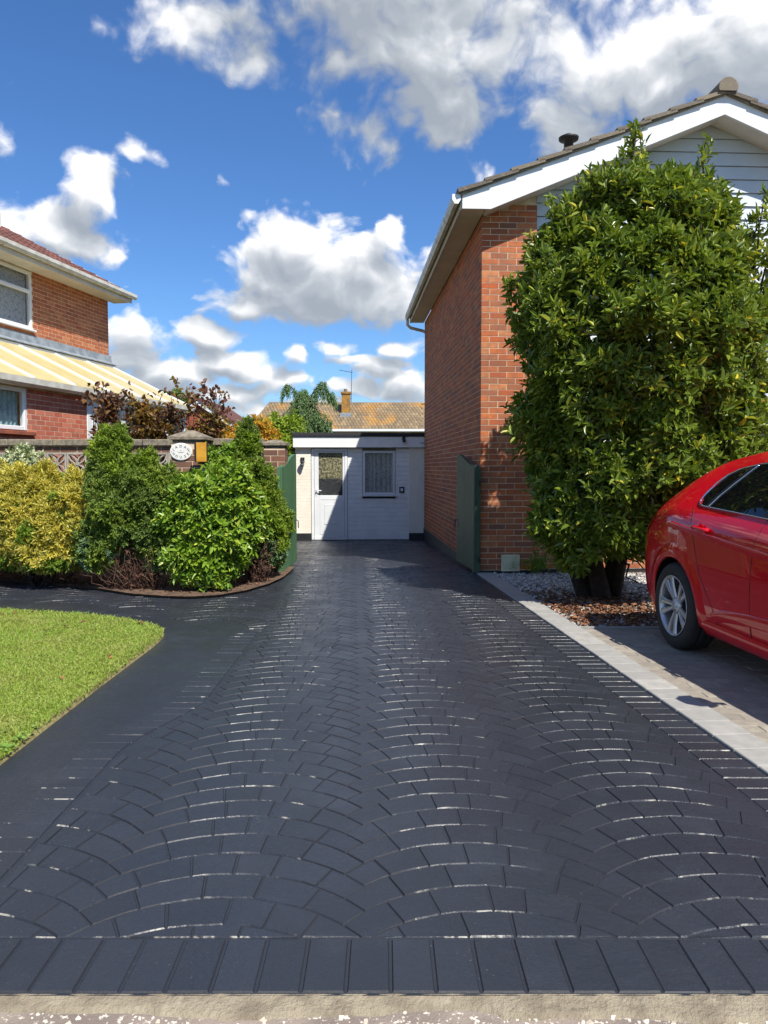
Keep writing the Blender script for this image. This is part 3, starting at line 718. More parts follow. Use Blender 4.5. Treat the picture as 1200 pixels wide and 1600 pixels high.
# windows of the ground floor and the band of windows above
def window(parent, x0, x1, z0, z1, y, cols=1, fan=0., depth=.07, fr=.06, name='window', gl='glass', sill=True, curtain=None, mats='white', oy=-1):
    """a white casement: frame proud of plane y, panes behind; it faces local -y"""
    f = MB()
    f.box((x0, y - .01, z0), (x0 + fr, y + depth, z1), bev=.006); f.box((x1 - fr, y - .01, z0), (x1, y + depth, z1), bev=.006)
    f.box((x0 + fr, y - .008, z0), (x1 - fr, y + depth, z0 + fr), bev=.006); f.box((x0 + fr, y - .008, z1 - fr), (x1 - fr, y + depth, z1), bev=.006)
    w = f.build(name, M[mats], parent)
    s = MB(); step = (x1 - x0) / cols
    for i in range(1, cols): s.box((x0 + i * step - .035, y - .006, z0 + fr), (x0 + i * step + .035, y + depth, z1 - fr), bev=.006)
    if fan: s.box((x0 + fr, y - .02, z1 - fan - .04), (x1 - fr, y + depth * .8, z1 - fan + .02), bev=.006)
    if s.v: s.build('glazing_bar', M[mats], w)
    p = MB(); p.box((x0 + fr - .01, y + .025, z0 + fr - .01), (x1 - fr + .01, y + .031, z1 - fr + .01)); p.build('pane', M[gl], w)
    if curtain: 
        c = MB(); n = 60; xs = [x0 + fr + (x1 - x0 - 2 * fr) * i / n for i in range(n + 1)]
        ph = rnd.random() * 6
        vs = [(x, y + .10 + .014 * math.sin(x * 62 + ph + .8 * math.sin(x * 17)), z) for z in (z0 + fr, z1 - fr) for x in xs]
        c.add(vs, [[i, i + 1, n + 2 + i, n + 1 + i] for i in range(n)], smooth=True); c.build('net_curtain', M[curtain], w)
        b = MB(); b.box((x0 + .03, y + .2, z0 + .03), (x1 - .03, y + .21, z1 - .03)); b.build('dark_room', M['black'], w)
    if sill:
        q = MB(); q.box((x0 - .04, y - .07, z0 - .035), (x1 + .04, y + depth, z0 - .002), bev=.006); q.build('sill', M[mats], w)
    return w
M['pane_clear'] = glass('pane_clear', S(30, 36, 42), .02, .16)
M['lace'] = mat('lace_net', S(236, 240, 240), .9, var=S(184, 194, 194), vscale=24, vlo=.48, vhi=.62, transl=.2)
M['net_blue'] = mat('pale_blue_net', S(200, 232, 234), .9, var=S(166, 204, 208), vscale=18, vlo=.42, vhi=.62, transl=.2)
window(house, 1.32, 4.0, .78, 2.12, .055, 3, .4)
mb = MB(); mb.box((.712, .10, 2.29), (5.395, .2, 2.98)); mb.build('spandrel_panel', M['clad'], house)
window(house, .715, 3.36, 2.99, 4.37, .06, 3, .42, sill=False)
mb = MB(); mb.box((3.362, .055, 2.99), (3.66, .13, 4.37), bev=.006); mb.build('mullion_panel', M['white'], house)
window(house, 3.662, 5.39, 2.99, 4.37, .06, 2, .42, sill=False)
mb = MB(); mb.box((.715, .03, 2.955), (5.39, .15, 2.988), bev=.004); mb.build('sill', M['white'], house)
z = 4.375; mk = 0
while z < 5.75:                                             # the boards of the gable, each lapped over the one below
    h = .168; za = z + h
    def xx(zz): 
        d = (zz - 4.69 + .10) / SL + EAV
        return max(.708, d), min(W2 - .708 - .0 + .2, W2 - d)
    a0, b0 = xx(z + h); 
    if b0 - a0 < .1: break
    a1, b1 = xx(z)
    mb = MB(); e = .022
    mb.add([(a1, .052 - e, z + .006), (b1, .052 - e, z + .006), (b0, .052, za), (a0, .052, za), (a1, .09, z + .006), (b1, .09, z + .006), (b0, .09, za), (a0, .09, za)], [[0, 1, 2, 3], [0, 4, 5, 1], [4, 7, 6, 5], [0, 3, 7, 4], [1, 5, 6, 2], [3, 2, 6, 7]])
    mb.build('cladding_board', M['clad'], house); z += h
mb = MB(); mb.prism([(.70, 4.3), (W2 - .7, 4.3), (W2 - .7, 4.75), (APX, 5.75), (.70, 4.85)], 1, .092, .14); mb.build('gable_backing', M['black'], house)
# barge boards with the boxed end, soffits, gutter
for sgn in (1, -1):
    X = (lambda x: x) if sgn > 0 else (lambda x: W2 - x)
    mb = MB(); mb.prism([(X(EAV), SOF - .01), (X(.05), SOF - .01), (X(APX), 5.70), (X(APX), 5.945), (X(EAV), 4.69)][::sgn], 1, -.32, -.288); mb.build('barge_board', M['white'], house)
    mb = MB(); mb.prism([(X(.03), SOF), (X(APX), 5.72), (X(APX), 5.74), (X(.0), SOF + .02)][::sgn], 1, -.286, .04); mb.build('verge_soffit', M['soffit'], house)
    mb = MB(); xa, xb = sorted((X(-.30), X(-.012))); mb.box((xa, -.285, SOF), (xb, 7.15, SOF + .012)); mb.build('soffit', M['soffit'], house)
    mb = MB(); xa, xb = sorted((X(-.318), X(-.301))); mb.box((xa, -.286, SOF - .012), (xb, 7.16, 4.68)); mb.build('fascia', M['soffit'], house)
    g = MB(); pr = [(-.0, .055), (-.004, .0), (-.03, -.045), (-.075, -.045), (-.10, .0), (-.102, .06), (-.094, .06), (-.092, .004), (-.07, -.036), (-.034, -.036), (-.012, .004), (-.008, .055)]
    g.prism([(X(-.32 + a), 4.615 + b) for a, b in pr], 1, -.31, 7.17); gut = g.build('gutter', M['gutter'], house)
    e = MB(); e.prism([(X(-.32 + a), 4.615 + b) for a, b in [(-.0, .062), (-.0, .0), (-.03, -.05), (-.075, -.05), (-.106, .0), (-.106, .064)]], 1, -.325, -.31); e.build('gutter_end', M['white'], gut)
    for q in range(8):
        b = MB(); b.prism([(X(-.32 + a), 4.615 + c) for a, c in [(.0, .05), (-.0, -.0), (-.03, -.052), (-.076, -.052), (-.107, .0), (-.107, .062), (-.1035, .062), (-.1, .0), (-.075, -.046), (-.03, -.046), (-.004, .0)]], 1, .5 + q * .9, .54 + q * .9); b.build('gutter_bracket', M['gutter'], gut)
mb = MB(); mb.tube([(-.375, 7.08, 4.57), (-.375, 7.08, 4.46), (-.30, 7.10, 4.40), (-.02, 7.13, 4.34), (.06, 7.14, 4.28), (.06, 7.14, 2.3)], .034, 10); mb.build('downpipe', M['gutter'], house)
# roof: verge tiles one by one, the field of tiles behind
slope_len = (APX - EAV) * math.hypot(1, SL); ca, sa = math.cos(math.atan(SL)), math.sin(math.atan(SL))
vt, field = [], MB()
def tile_prof(d0, d1, lift0=.055, lift1=.018, th=.05):
    """a tile from d0 to d1 along the slope, measured from the eave: thick at its lower end, where it laps the tile below"""
    return [(d0, lift0 - th), (d1, lift1 - th + .012), (d1, lift1), (d0, lift0)]
nt = 10; gauge = slope_len / nt
for sgn in (1, -1):
    for i in range(nt):
        d0, d1 = i * gauge - .05, (i + 1) * gauge + .03
        def P(d, h): 
            x = EAV + d * ca - h * sa; zz = 4.70 + d * sa + h * ca
            return (x if sgn > 0 else W2 - x, zz)
        prof = [P(d, h) for d, h in tile_prof(d0, d1)]
        m = MB(); m.prism(prof, 1, -.375, -.09, tint=0.); m.build('roof_tile', M['tile_grey'], house)
        m = MB(); pr2 = [P(d, h) for d, h in [(d0 + .02, -.035), (d1, -.04), (d1, -.012), (d0 + .02, -.002)]]
        for j in range(25): field.prism([P(d, h) for d, h in tile_prof(d0, d1)], 1, -.088 + j * .3, .208 + j * .3)
        und = MB()
    und = MB(); und.prism([P(d, h) for d, h in [(-.02, -.03), (slope_len, -.03), (slope_len, -.005), (-.02, .0)]], 1, -.30, 7.3); und.build('roof_deck', M['concrete'], house)
    m = MB()
    for i in range(nt):
        d0, d1 = i * gauge - .03, (i + 1) * gauge - .03
        m.prism([P(d, h) for d, h in [(d0, -.028), (d1, -.028), (d1, .006), (d0, .004)]], 1, -.35, -.30)
    m.build('verge_mortar', M['concrete'], house)
field.build('tile_field', M['tile_grey'], house, kind='stuff')
for j in range(16):
    y0 = -.40 + j * .48; m = MB()
    m.prism([(APX + .12 * math.cos(a), 5.99 + .12 * math.sin(a)) for a in [-.35 + (math.pi + .7) * q / 14 for q in range(15)]], 1, y0, y0 + .47, tint=0.); m.build('ridge_tile', M['tile_grey'], house)
v = MB(); v.lathe([(.06, 5.1), (.06, 5.60), (.125, 5.61), (.13, 5.64), (.05, 5.68), (.0, 5.682)], (1.18, .3, 0), n=18); v.build('vent_pipe', M['black'], house)
# cream air vent near the foot of the pier
ventm = mat('cream_plastic', S(226, 222, 190), .45, var=S(212, 208, 174), vscale=8)
v = MB(); vx0, vx1, vz0, vz1 = .28, .52, .01, .225
v.box((vx0, -.022, vz0), (vx0 + .02, -.001, vz1), bev=.004); v.box((vx1 - .02, -.022, vz0), (vx1, -.001, vz1), bev=.004); v.box((vx0 + .02, -.021, vz0), (vx1 - .02, -.001, vz0 + .02), bev=.004); v.box((vx0 + .02, -.021, vz1 - .02), (vx1 - .02, -.001, vz1), bev=.004); v.box((vx0 + .02, -.006, vz0 + .02), (vx1 - .02, -.0015, vz1 - .02))
vent = v.build('air_vent', ventm, house)
for i in range(9):
    z = vz0 + .026 + i * .0192; s = MB(); s.prism([(-.007, z + .012), (-.019, z), (-.017, z - .003), (-.007, z + .006)], 0, vx0 + .021, vx1 - .021); s.build('slat', ventm, vent)

# ------------------------------------------------------------------ white garage annexe at the end of the drive
gar = thing('garage_annexe', 'low white boarded annexe with flat black roof at the end of the driveway', 'annexe', house.matrix_basis @ Vector((0, 7.3, -.27)), HA)
X0, X1 = -2.84, .9
def gb(nm, a, b, m='white_wood', bev=.004, par=None): 
    q = MB(); q.box(a, b, bev=bev); return q.build(nm, M[m] if isinstance(m, str) else m, par or gar)
# painted brick piers
pier = []
for k in range(27):
    z0 = .17 + k * .0705; 
    if z0 + .064 > 2.07: break
    for (xa, xb) in ((X0, -2.5), (-.315, .9)):
        for (a, b) in course(xb - xa, .215 if k % 2 else .1025):
            pier.append((1, ((xa + a, -.06, z0), (xa + b, .05, z0 + .0645))))
pick_parts('brick', pier, brick_maker, M['cream'], gar, 'brickwork')
for xa, xb in ((X0, -2.5), (-.315, .9)): mb = MB(); mb.box((xa + .003, -.0565, .16), (xb - .003, .06, 2.08)); mb.build('mortar', M['cream'], gar)
for xa, xb in ((X0, -2.502), (-.313, .9)): gb('plinth', (xa, -.072, -.05), (xb, .05, .165), 'black', 0)
# board cladding beside and round the window, each board lapped
wx0, wx1, wz0, wz1 = -1.35, -.63, 1.02, 2.0
z = .02
while z < 2.06:
    h = .102; segs = [(-1.685, -.317)] if (z + h < wz0 - .03 or z > wz1) else [(-1.685, wx0 - .01), (wx1 + .01, -.317)]
    for a, b in segs:
        mb = MB(); mb.prism([(-.002, z), (-.012, z + .002), (-.012, z + h - .016), (-.003, z + h - .002), (.03, z + h - .002), (.03, z)], 0, a, b); mb.build('board', M['white_wood'], gar)
    z += h
gb('board_backing', (-2.5, .032, .0), (wx0 - .0, .12, 2.1), 'black', 0); gb('board_backing', (wx1, .032, .0), (-.31, .12, 2.1), 'black', 0); gb('board_backing', (wx0 + .001, .032, .0), (wx1 - .001, .06, wz0 - .002), 'black', 0)
# door
M['obscure'] = mat('obscured_glass', S(66, 66, 44), .22, var=S(150, 144, 104), vscale=24, vlo=.40, vhi=.62, bump=1., bscale=60, spec=.6)
mw = M['obscure']; t = NT(mw.node_tree); tc = t.new('ShaderNodeNewGeometry'); sp = t.new('ShaderNodeSeparateXYZ'); t.l.new(tc.outputs['Position'], sp.inputs[0])
src = t.n['Principled BSDF'].inputs['Base Color'].links[0].from_socket
t.put(t.n['Principled BSDF'].inputs['Base Color'], t.mix(t.smooth(sp.outputs[2], 1.08, 1.16), (*S(24, 27, 30), 1), src))      # the lower part of the pane is coloured dark
door = MB(); dx0, dx1, dz0, dz1 = -2.49, -1.692, .02, 2.05
door.box((dx0, -.03, dz0), (dx0 + .06, .03, dz1), bev=.005); door.box((dx1 - .06, -.03, dz0), (dx1, .03, dz1), bev=.005); door.box((dx0 + .06, -.03, dz1 - .06), (dx1 - .06, .03, dz1), bev=.005); door.box((dx0 + .06, -.05, dz0), (dx1 - .06, .03, dz0 + .05), bev=.005)
door = door.build('door', M['white'], gar)
a0, a1, lz0, lz1 = dx0 + .065, dx1 - .065, dz0 + .055, dz1 - .065; gx0, gx1, gz0, gz1 = -2.33, -1.80, 1.01, 1.95
lf = MB(); lf.box((a0, -.024, lz0), (gx0, .02, lz1), bev=.005); lf.box((gx1, -.024, lz0), (a1, .02, lz1), bev=.005); lf.box((gx0, -.024, gz1), (gx1, .02, lz1), bev=.005); lf.box((gx0, -.024, lz0), (gx1, .02, gz0), bev=.005)
lf.build('door_leaf', M['white'], door)
q = MB(); q.box((gx0, -.008, gz0), (gx1, -.002, gz1)); q.build('pane', M['obscure'], door)
q = MB()
for (a, b, c, d, pr, w) in ((-2.30, -1.86, .14, .93, .029, .012), (-2.20, -1.92, .36, .80, .032, .02)):
    q.box((a, -pr, c), (a + w, -.0245, d), bev=.003); q.box((b - w, -pr, c), (b, -.0245, d), bev=.003); q.box((a + w, -pr, c), (b - w, -.0245, c + w), bev=.003); q.box((a + w, -pr, d - w), (b - w, -.0245, d), bev=.003)
q.box((-2.18, -.03, .38), (-1.94, -.0245, .78), bev=.006); q.build('raised_panel', M['white'], door)
q = MB(); q.box((-2.395, -.034, 1.0), (-2.365, -.0245, 1.2), bev=.004); q.tube([(-2.38, -.034, 1.12), (-2.38, -.07, 1.12), (-2.27, -.075, 1.115)], .012, 8); q.build('handle', M['white'], door)
w = window(gar, wx0, wx1, wz0, wz1, -.02, 1, 0, fr=.055, gl='pane_clear', curtain='lace')
# flat roof with a boarded fascia
fy = -.16
for i in range(2):
    mb = MB(); mb.prism([(fy, 2.072 + i * .118), (fy + .0, 2.072 + i * .118 + .116), (fy + .02, 2.072 + i * .118 + .116), (fy + .02, 2.072 + i * .118)], 0, X0 - .04, .9); mb.build('fascia_board', M['white_wood'], gar)
gb('soffit', (X0 - .04, fy + .021, 2.074), (.9, .03, 2.085), 'white_wood', 0)
mb = MB(); mb.box((X0 - .07, fy - .035, 2.308), (.95, 2.4, 2.39), bev=.012); mb.build('roof', M['felt'], gar)
mb = MB(); mb.box((X0 + .004, .05, -.0), (X0 + .1, 2.3, 2.3)); mb.box((X0 + .1, 2.2, 0), (.9, 2.3, 2.3)); mb.build('side_wall', M['cream'], gar)
gm = house.matrix_basis
def hw(x, y, z): return tuple(gm @ Vector((x, y, z)))
# wall light, bell box, floodlight: they hang on the annexe
wl = thing('wall_light', 'small dark lantern wall light beside the annexe door', 'wall light', hw(-2.68, 7.235, 1.45), HA)
q = MB(); q.box((-.045, -.02, .06), (.045, .0, .13), bev=.004); q.tube([(0, -.01, .1), (0, -.08, .1), (0, -.09, .06)], .014, 8); q.lathe([(.02, .065), (.06, .03), (.062, .02), (.03, .015)], (0, -.09, 0), n=12); q.build('bracket', M['black'], wl)
q = MB(); q.lathe([(.03, .015), (.045, -.02), (.03, -.07), (.0, -.075)], (0, -.09, 0), n=12); q.build('lamp_glass', glass('lamp_glass', S(120, 124, 124), .1), wl)
bl_ = thing('doorbell', 'small black framed square switch box right of the annexe window', 'doorbell', hw(-.48, 7.287, .86), HA)
q = MB(); q.box((-.055, -.03, -.065), (.055, .0, .065), bev=.006); q.build('housing', M['black'], bl_); q = MB(); q.box((-.028, -.036, -.03), (.028, -.0305, .035), bev=.003); q.build('button', M['white'], bl_)
fl_ = thing('security_camera', 'small black camera under the annexe roof edge', 'camera', hw(-.45, 7.14, 1.98), HA)
q = MB(); q.box((-.035, -.02, -.03), (.035, .0, .06), bev=.005); q.tube([(0, -.02, .03), (0, -.07, .02)], .012, 8); q.build('bracket', M['black'], fl_); q = MB(); q.tube([(0, -.02, -.005), (0, -.15, -.045)], .034, 12); q.build('body', M['black'], fl_)
cb = MB(); cb.box((-.12, -.012, -.008), (.3, .0, .004)); c_ = cb.build('pipe', M['black']); c_.location = hw(.04, 7.135, 1.9); c_.rotation_euler = (0, 0, HA); tag(c_, 'thin black pipe on the annexe fascia by the brick house', 'pipe')

# ------------------------------------------------------------------ the two open gates
def gate(name, label, loc, ang, mats, length=1.13, zb=.03, lo=1.36, hi=1.545, flip=1):
    """boards from the hinge (x = 0) to the free end, the top swept up to the free end; ang turns local x into the leaf's direction"""
    g = thing(name, label, 'gate', loc, ang, 'driveway gates'); n = 11; w = length / n
    def top(x):
        k = x / length; return lo + (hi - lo) * (k * k * (3 - 2 * k)) * 1.0 + .0
    for i in range(n):
        a, b = i * w + .003, (i + 1) * w - .003; mb = MB()
        pr = [(a, zb), (b, zb)] + [(a + (b - a) * t, top(a + (b - a) * t)) for t in (1, .5, 0)]
        mb.prism(pr, 1, -.011, .011, tint=0.); mb.build('board', mats, g)
    fr = MB(); s = flip
    for (a, b) in ((.0, .075), (length - .075, length)): fr.prism([(a, zb), (b, zb), (b, top(b) - .004), (a, top(a) - .004)], 1, .0125 * s, .055 * s)
    for z0 in (.12, .72): fr.box((.075, min(.0125 * s, .05 * s), z0), (length - .075, max(.0125 * s, .05 * s), z0 + .1))
    dz = [(.08, .22), (.16, .22), (length - .08, .72), (length - .16, .72)]; fr.prism(dz, 1, .0125 * s, .05 * s)
    fr.prism([(.075, top(.075) - .1), (length / 2, top(length / 2) - .1), (length - .075, top(length - .075) - .1), (length - .075, top(length - .075) - .005), (length / 2, top(length / 2) - .005), (.075, top(.075) - .005)], 1, .0125 * s, .05 * s)
    fr.build('frame', mats, g)
    ir = MB()
    for z0 in (.17, 1.15): ir.box((.0, min(.056 * s, .061 * s), z0), (.34, max(.056 * s, .061 * s), z0 + .03)); ir.tube([(-.012, .05 * s, z0 - .02), (-.012, .05 * s, z0 + .05)], .011, 8)
    ir.build('hinge', M['black'], g)
    if flip < 0 or True:
        l = MB(); l.tube([(length - .03, -.011 * s, .62), (length - .03, -.04 * s, .6), (length - .03, -.04 * s, .5)], .007, 6); l.build('latch', M['black'], g)
    return g
r_h = Vector((1.165, 9.76, 0)); r_e = Vector((1.045, 10.92, 0)); d = r_e - r_h
gate('garden_gate', 'shaded green boarded gate folded open against the brick house wall', r_h, math.atan2(d.y, d.x), M['green'], d.length, flip=-1)
po = thing('gate_post', 'dark green square gate post at the corner of the brick house', 'post', (1.205, 9.80, 0), HA)
q = MB(); q.box((-.06, -.01, 0), (.03, .09, 1.33), bev=.005); q.build('post', M['green'], po); q = MB(); q.prism([(-.065, 1.331), (.035, 1.331), (-.015, 1.39)], 1, -.015, .092); q.build('post_cap', M['green'], po)
l_h = Vector((-1.30, 9.72, 0)); l_e = Vector((-1.25, 10.86, 0)); d = l_e - l_h
gate('garden_gate', 'sunlit green boarded gate standing open beside the clipped conifer', l_h, math.atan2(d.y, d.x), M['green_sunlit'], d.length, flip=1)
# ------------------------------------------------------------------ garden wall with pierced screen blocks
gw = thing('garden_wall', 'low brown brick garden wall with pierced grey screen blocks and coping', 'wall', (-4, 10.3, 0))
GW = Matrix.Translation((4, -10.3, 0))
bricks = []; mort = MB(); cop = []; blocks = []
def wall_run(x0, x1, y, ztop=1.73, screen=True, vis=True):
    """runs along x at plane y (local), coping on top"""
    for k in range(16):
        z0 = .04 + k * .0775
        if z0 + .07 > 1.245 and screen: break
        for (a, b) in course(x1 - x0, .215 if k % 2 else .1025): bricks.append((1 + k, ((x0 + a, y, z0), (x0 + b, y + .10, z0 + .0675))))
    mort.box((x0, y + .0035, -.2), (x1, y + .10, 1.246))
    z0 = 1.562
    for (a, b) in course(x1 - x0, .215): bricks.append((50, ((x0 + a, y, z0), (x0 + b, y + .10, z0 + .07))))
    mort.box((x0, y + .0035, 1.553), (x1, y + .093, 1.640))
    n = max(1, round((x1 - x0) / .27)); w = (x1 - x0) / n
    for i in range(n): blocks.append((x0 + i * w, x0 + (i + 1) * w, y))
    L = x1 - x0; n = max(1, round(L / .6))
    for i in range(n): cop.append(((x0 + L * i / n + .003, y - .045, 1.641), (x0 + L * (i + 1) / n - .003, y + .145, ztop)))
wall_run(-4.6, 1.38, 0); wall_run(1.72, 2.44, -.27)
def brick_pier(x0, x1, y0, y1, top):
    k = 0
    while True:
        z0 = .04 + k * .0775
        if z0 + .07 > top: break
        w = x1 - x0; h = w / 2
        cuts = [(x0, x0 + w * (.66 if k % 2 else .33) - .005), (x0 + w * (.66 if k % 2 else .33) + .005, x1)]
        for (a, b) in cuts: bricks.append((60 if z0 > .9 else 5, ((a, y0, z0), (b, (y0 + y1) / 2 - .005, z0 + .0675)))); bricks.append((20 if z0 > .9 else 2, ((a, (y0 + y1) / 2 + .005, z0), (b, y1, z0 + .0675))))
        k += 1
    mort.box((x0 + .003, y0 + .003, -.2), (x1 - .003, y1 - .003, top))
brick_pier(1.36, 1.76, -.75, -.35, 1.66); brick_pier(2.44, 2.72, -.33, -.05, 1.60)
pick_parts('brick', bricks, brick_maker, M['brick_brown'], gw, 'brickwork')
mort.build('mortar', M['mortar'], gw)
for a, b in cop: MB().box(a, b, bev=.01, tint=0.).build('coping_stone', M['concrete'], gw)
def cap(cx, cy, h, z, rise, over):
    q = MB(); q.box((cx - h + .015, cy - h + .015, z - .035), (cx + h - .015, cy + h - .015, z), bev=.004); q.build('cap_base', M['concrete'], gw)
    q = MB(); o = h + over
    q.add([(cx - o, cy - o, z + .001), (cx + o, cy - o, z + .001), (cx + o, cy + o, z + .001), (cx - o, cy + o, z + .001), (cx - o, cy - o, z + .035), (cx + o, cy - o, z + .035), (cx + o, cy + o, z + .035), (cx - o, cy + o, z + .035), (cx - .05, cy - .05, z + rise), (cx + .05, cy - .05, z + rise), (cx + .05, cy + .05, z + rise), (cx - .05, cy + .05, z + rise)],
          [[3, 2, 1, 0], [0, 1, 5, 4], [1, 2, 6, 5], [2, 3, 7, 6], [3, 0, 4, 7], [4, 5, 9, 8], [5, 6, 10, 9], [6, 7, 11, 10], [7, 4, 8, 11], [8, 9, 10, 11]]); q.build('pier_cap', M['concrete'], gw)
cap(1.56, -.55, .2, 1.70, .12, .035); cap(2.58, -.19, .14, 1.64, .075, .025)
def screen_block(x0, x1, y, z0=1.247, z1=1.552):
    m = MB(); t = .022; cx, cz = (x0 + x1) / 2, (z0 + z1) / 2; a, b = (x1 - x0) / 2 - .003, (z1 - z0) / 2
    y0, y1 = y + .005, y + .095
    m.box((x0 + .003, y0, z0), (x1 - .003, y1, z0 + t)); m.box((x0 + .003, y0, z1 - t), (x1 - .003, y1, z1)); m.box((x0 + .003, y0, z0 + t), (x0 + .003 + t, y1, z1 - t)); m.box((x1 - .003 - t, y0, z0 + t), (x1 - .003, y1, z1 - t))
    def strip(p0, p1, bow, w=.017, n=7):
        pts = []
        for i in range(n):
            s = i / (n - 1); d = Vector((p1[0] - p0[0], p1[1] - p0[1])); nn = Vector((-d.y, d.x)).normalized()
            pts.append(Vector((p0[0] + d.x * s, p0[1] + d.y * s)) + nn * bow * math.sin(math.pi * s))
        out = []
        for i in range(n):
            d = (pts[min(n - 1, i + 1)] - pts[max(0, i - 1)]).normalized(); nn = Vector((-d.y, d.x)) * w / 2; out.append((pts[i] + nn, pts[i] - nn))
        for i in range(n - 1): m.prism([tuple(q) for q in (out[i][0], out[i + 1][0], out[i + 1][1], out[i][1])], 1, y0 + .008, y1 - .008)
    A = a - t * .8; B = b - t * .8
    for sx in (1, -1):
        for sz in (1, -1):
            for bow in (.034, -.034): strip((cx, cz), (cx + sx * A, cz + sz * B), bow)
    m.box((cx - .022, y0 + .004, cz - .022), (cx + .022, y1 - .004, cz + .022), bev=.006)
    m.build('screen_block', M['block'], gw)
for b in blocks: screen_block(*b)

# oval house sign and the brass-fronted box on its post
sg = thing('house_sign', 'white oval house sign reading JADAN HOUSE on the brick pier', 'sign', (-2.515, 9.548, 1.55))
q = MB(); n = 40
ov = lambda a, b: [(a * math.cos(6.28318 * i / n), b * math.sin(6.28318 * i / n)) for i in range(n)]
signm = mat('sign_enamel', S(226, 224, 216), .4); ink = mat('sign_ink', S(70, 70, 68), .6)
q.prism(ov(.137, .108), 1, -.012, -.0); q.build('plaque', signm, sg)
q = MB(); q.add([(x, -.0125, z) for x, z in ov(.137, .108)] + [(x, -.016, z) for x, z in ov(.130, .101)], [[i, (i + 1) % n, n + (i + 1) % n, n + i] for i in range(n)]); q.add([(x, -.0155, z) for x, z in ov(.130, .101)], [list(range(n))]); q.build('sign_face', signm, sg)
def letter_mesh(ch, size, m4):
    cu = bpy.data.curves.new('letter', 'FONT'); cu.body = ch; cu.size = size; cu.align_x = 'CENTER'; cu.align_y = 'CENTER'; cu.extrude = .0008; cu.resolution_u = 2
    o = bpy.data.objects.new('letter', cu); col.objects.link(o); me = bpy.data.meshes.new_from_object(o); bpy.data.objects.remove(o)
    me.transform(m4); return me
def lettering(name, items, m, parent):
    bm = bmesh.new()
    for ch, size, m4 in items:
        me = letter_mesh(ch, size, m4); bm.from_mesh(me); bpy.data.meshes.remove(me)
    me = bpy.data.meshes.new(name); bm.to_mesh(me); bm.free(); me.materials.append(m); return link(name, me, parent, kind='stuff')
face = Matrix.Rotation(R(90), 4, 'X')
it = []
for i, ch in enumerate('JADAN'):
    a = R(90 + 68 - i * 34); it.append((ch, .044, Matrix.Translation((.098 * math.cos(a), -.017, .066 * math.sin(a) + .0)) @ face @ Matrix.Rotation((a - R(90)) * .62, 4, 'Z')))
for i, ch in enumerate('HOUSE'):
    a = R(270 - 66 + i * 33); it.append((ch, .044, Matrix.Translation((.098 * math.cos(a), -.017, .068 * math.sin(a))) @ face @ Matrix.Rotation((a - R(270)) * .62, 4, 'Z')))
lettering('lettering', it, ink, sg)
q = MB()
for sx in (-.112, .112): q.lathe([(.0, -.0165), (.006, -.0165), (.006, -.0150)], (sx, 0, 0), 1, 8)
q.prism([(-.045, .002), (-.02, -.006), (.0, -.009), (.02, -.006), (.045, .002), (.02, -.012), (-.0, -.014), (-.02, -.012)], 1, -.0168, -.0150); q.lathe([(.0, -.0168), (.006, -.0168), (.006, -.0150)], (0, 0, .012), 1, 8); q.build('motif', ink, sg, kind='stuff')
lb = thing('post_box', 'black metal box with golden yellow front on a slim post among the shrubs', 'box', (-2.20, 9.25, 0))
brass = mat('golden_yellow_front', S(204, 152, 44), .45, var=S(186, 130, 36), vscale=9, detail=3)
q = MB(); q.box((-.085, .02, 1.42), (.055, .13, 1.655), bev=.006); q.build('housing', M['black'], lb)
q = MB(); q.prism([(-.055, 1.425), (.065, 1.425), (.065, 1.655), (-.055, 1.655)], 1, .0, .019); q.build('front', brass, lb)
q = MB(); q.box((.0, .05, .0), (.045, .095, 1.419)); q.build('post', M['black'], lb)

# ------------------------------------------------------------------ the house on the left with its lean-to conservatory
lh = thing('brick_house', 'buff red brick house with brown tiles and yellow roofed conservatory on the left', 'house', (-6.03, 17.0, 0), -math.atan2(.19, .98))
LB, EV = -8.4, 5.05
items = []
for k in range(18):
    z0 = 3.80 + k * .075
    if z0 + .065 > 5.0: break
    for (a, b) in course(-LB, .1025 if k % 2 else .215):
        y1, y0 = -a, -b
        if z0 > 3.86 and z0 < 4.97 and y1 < -2.58 and y0 > -6: continue
        if z0 > 3.86 and z0 < 4.97 and y0 < -2.62 < y1: y0 = -2.62
        items.append((1 / (1 - y0), ((-.1025, y0, z0), (0, y1, z0 + .065))))
for k in range(49):
    for (a, b) in course(-6.5 - LB, .1025 if k % 2 else .215): items.append((.0001, ((-.1025, LB + a, .05 + k * .075), (0, LB + b, .05 + k * .075 + .065))))
pick_parts('brick', items, brick_maker, M['brick_pale'], lh, 'brickwork')
mb = MB(); mb.box((-.095, LB, .0), (-.0025, -6, 5.02)); mb.box((-.095, -6, 0), (-.0025, -2.62, 3.86)); mb.box((-.095, -2.62, 0), (-.0025, -.006, 5.02)); mb.box((-7, -.1, 0), (-.095, -.006, 5.02)); mb.box((-7, LB, 0), (-.095, LB + .1, 5.0)); mb.box((-.095, -6, 4.97), (-.0025, -2.62, 5.02))
mb.prism([(-7.0, 5.02), (-.1, 5.02), (-3.6, 6.8)], 1, -.1, -.006); mb.build('mortar', M['mortar'], lh)
# windows face local +x here: build them in a turned frame
lw = bpy.data.objects.new('window_wall', None)
def side_window(name, y0, y1, z0, z1, x, cols, fan, curtain, sill, par=lh):
    w = window(par, y0, y1, z0, z1, 0, cols, fan, name=name, gl='pane_clear', curtain=curtain, sill=sill)
    w.matrix_basis = Matrix.Translation((x, 0, 0)) @ Matrix.Rotation(R(90), 4, 'Z')
    return w
side_window('window', -6, -2.62, 3.90, 4.96, .0, 3, .36, 'lace', True)
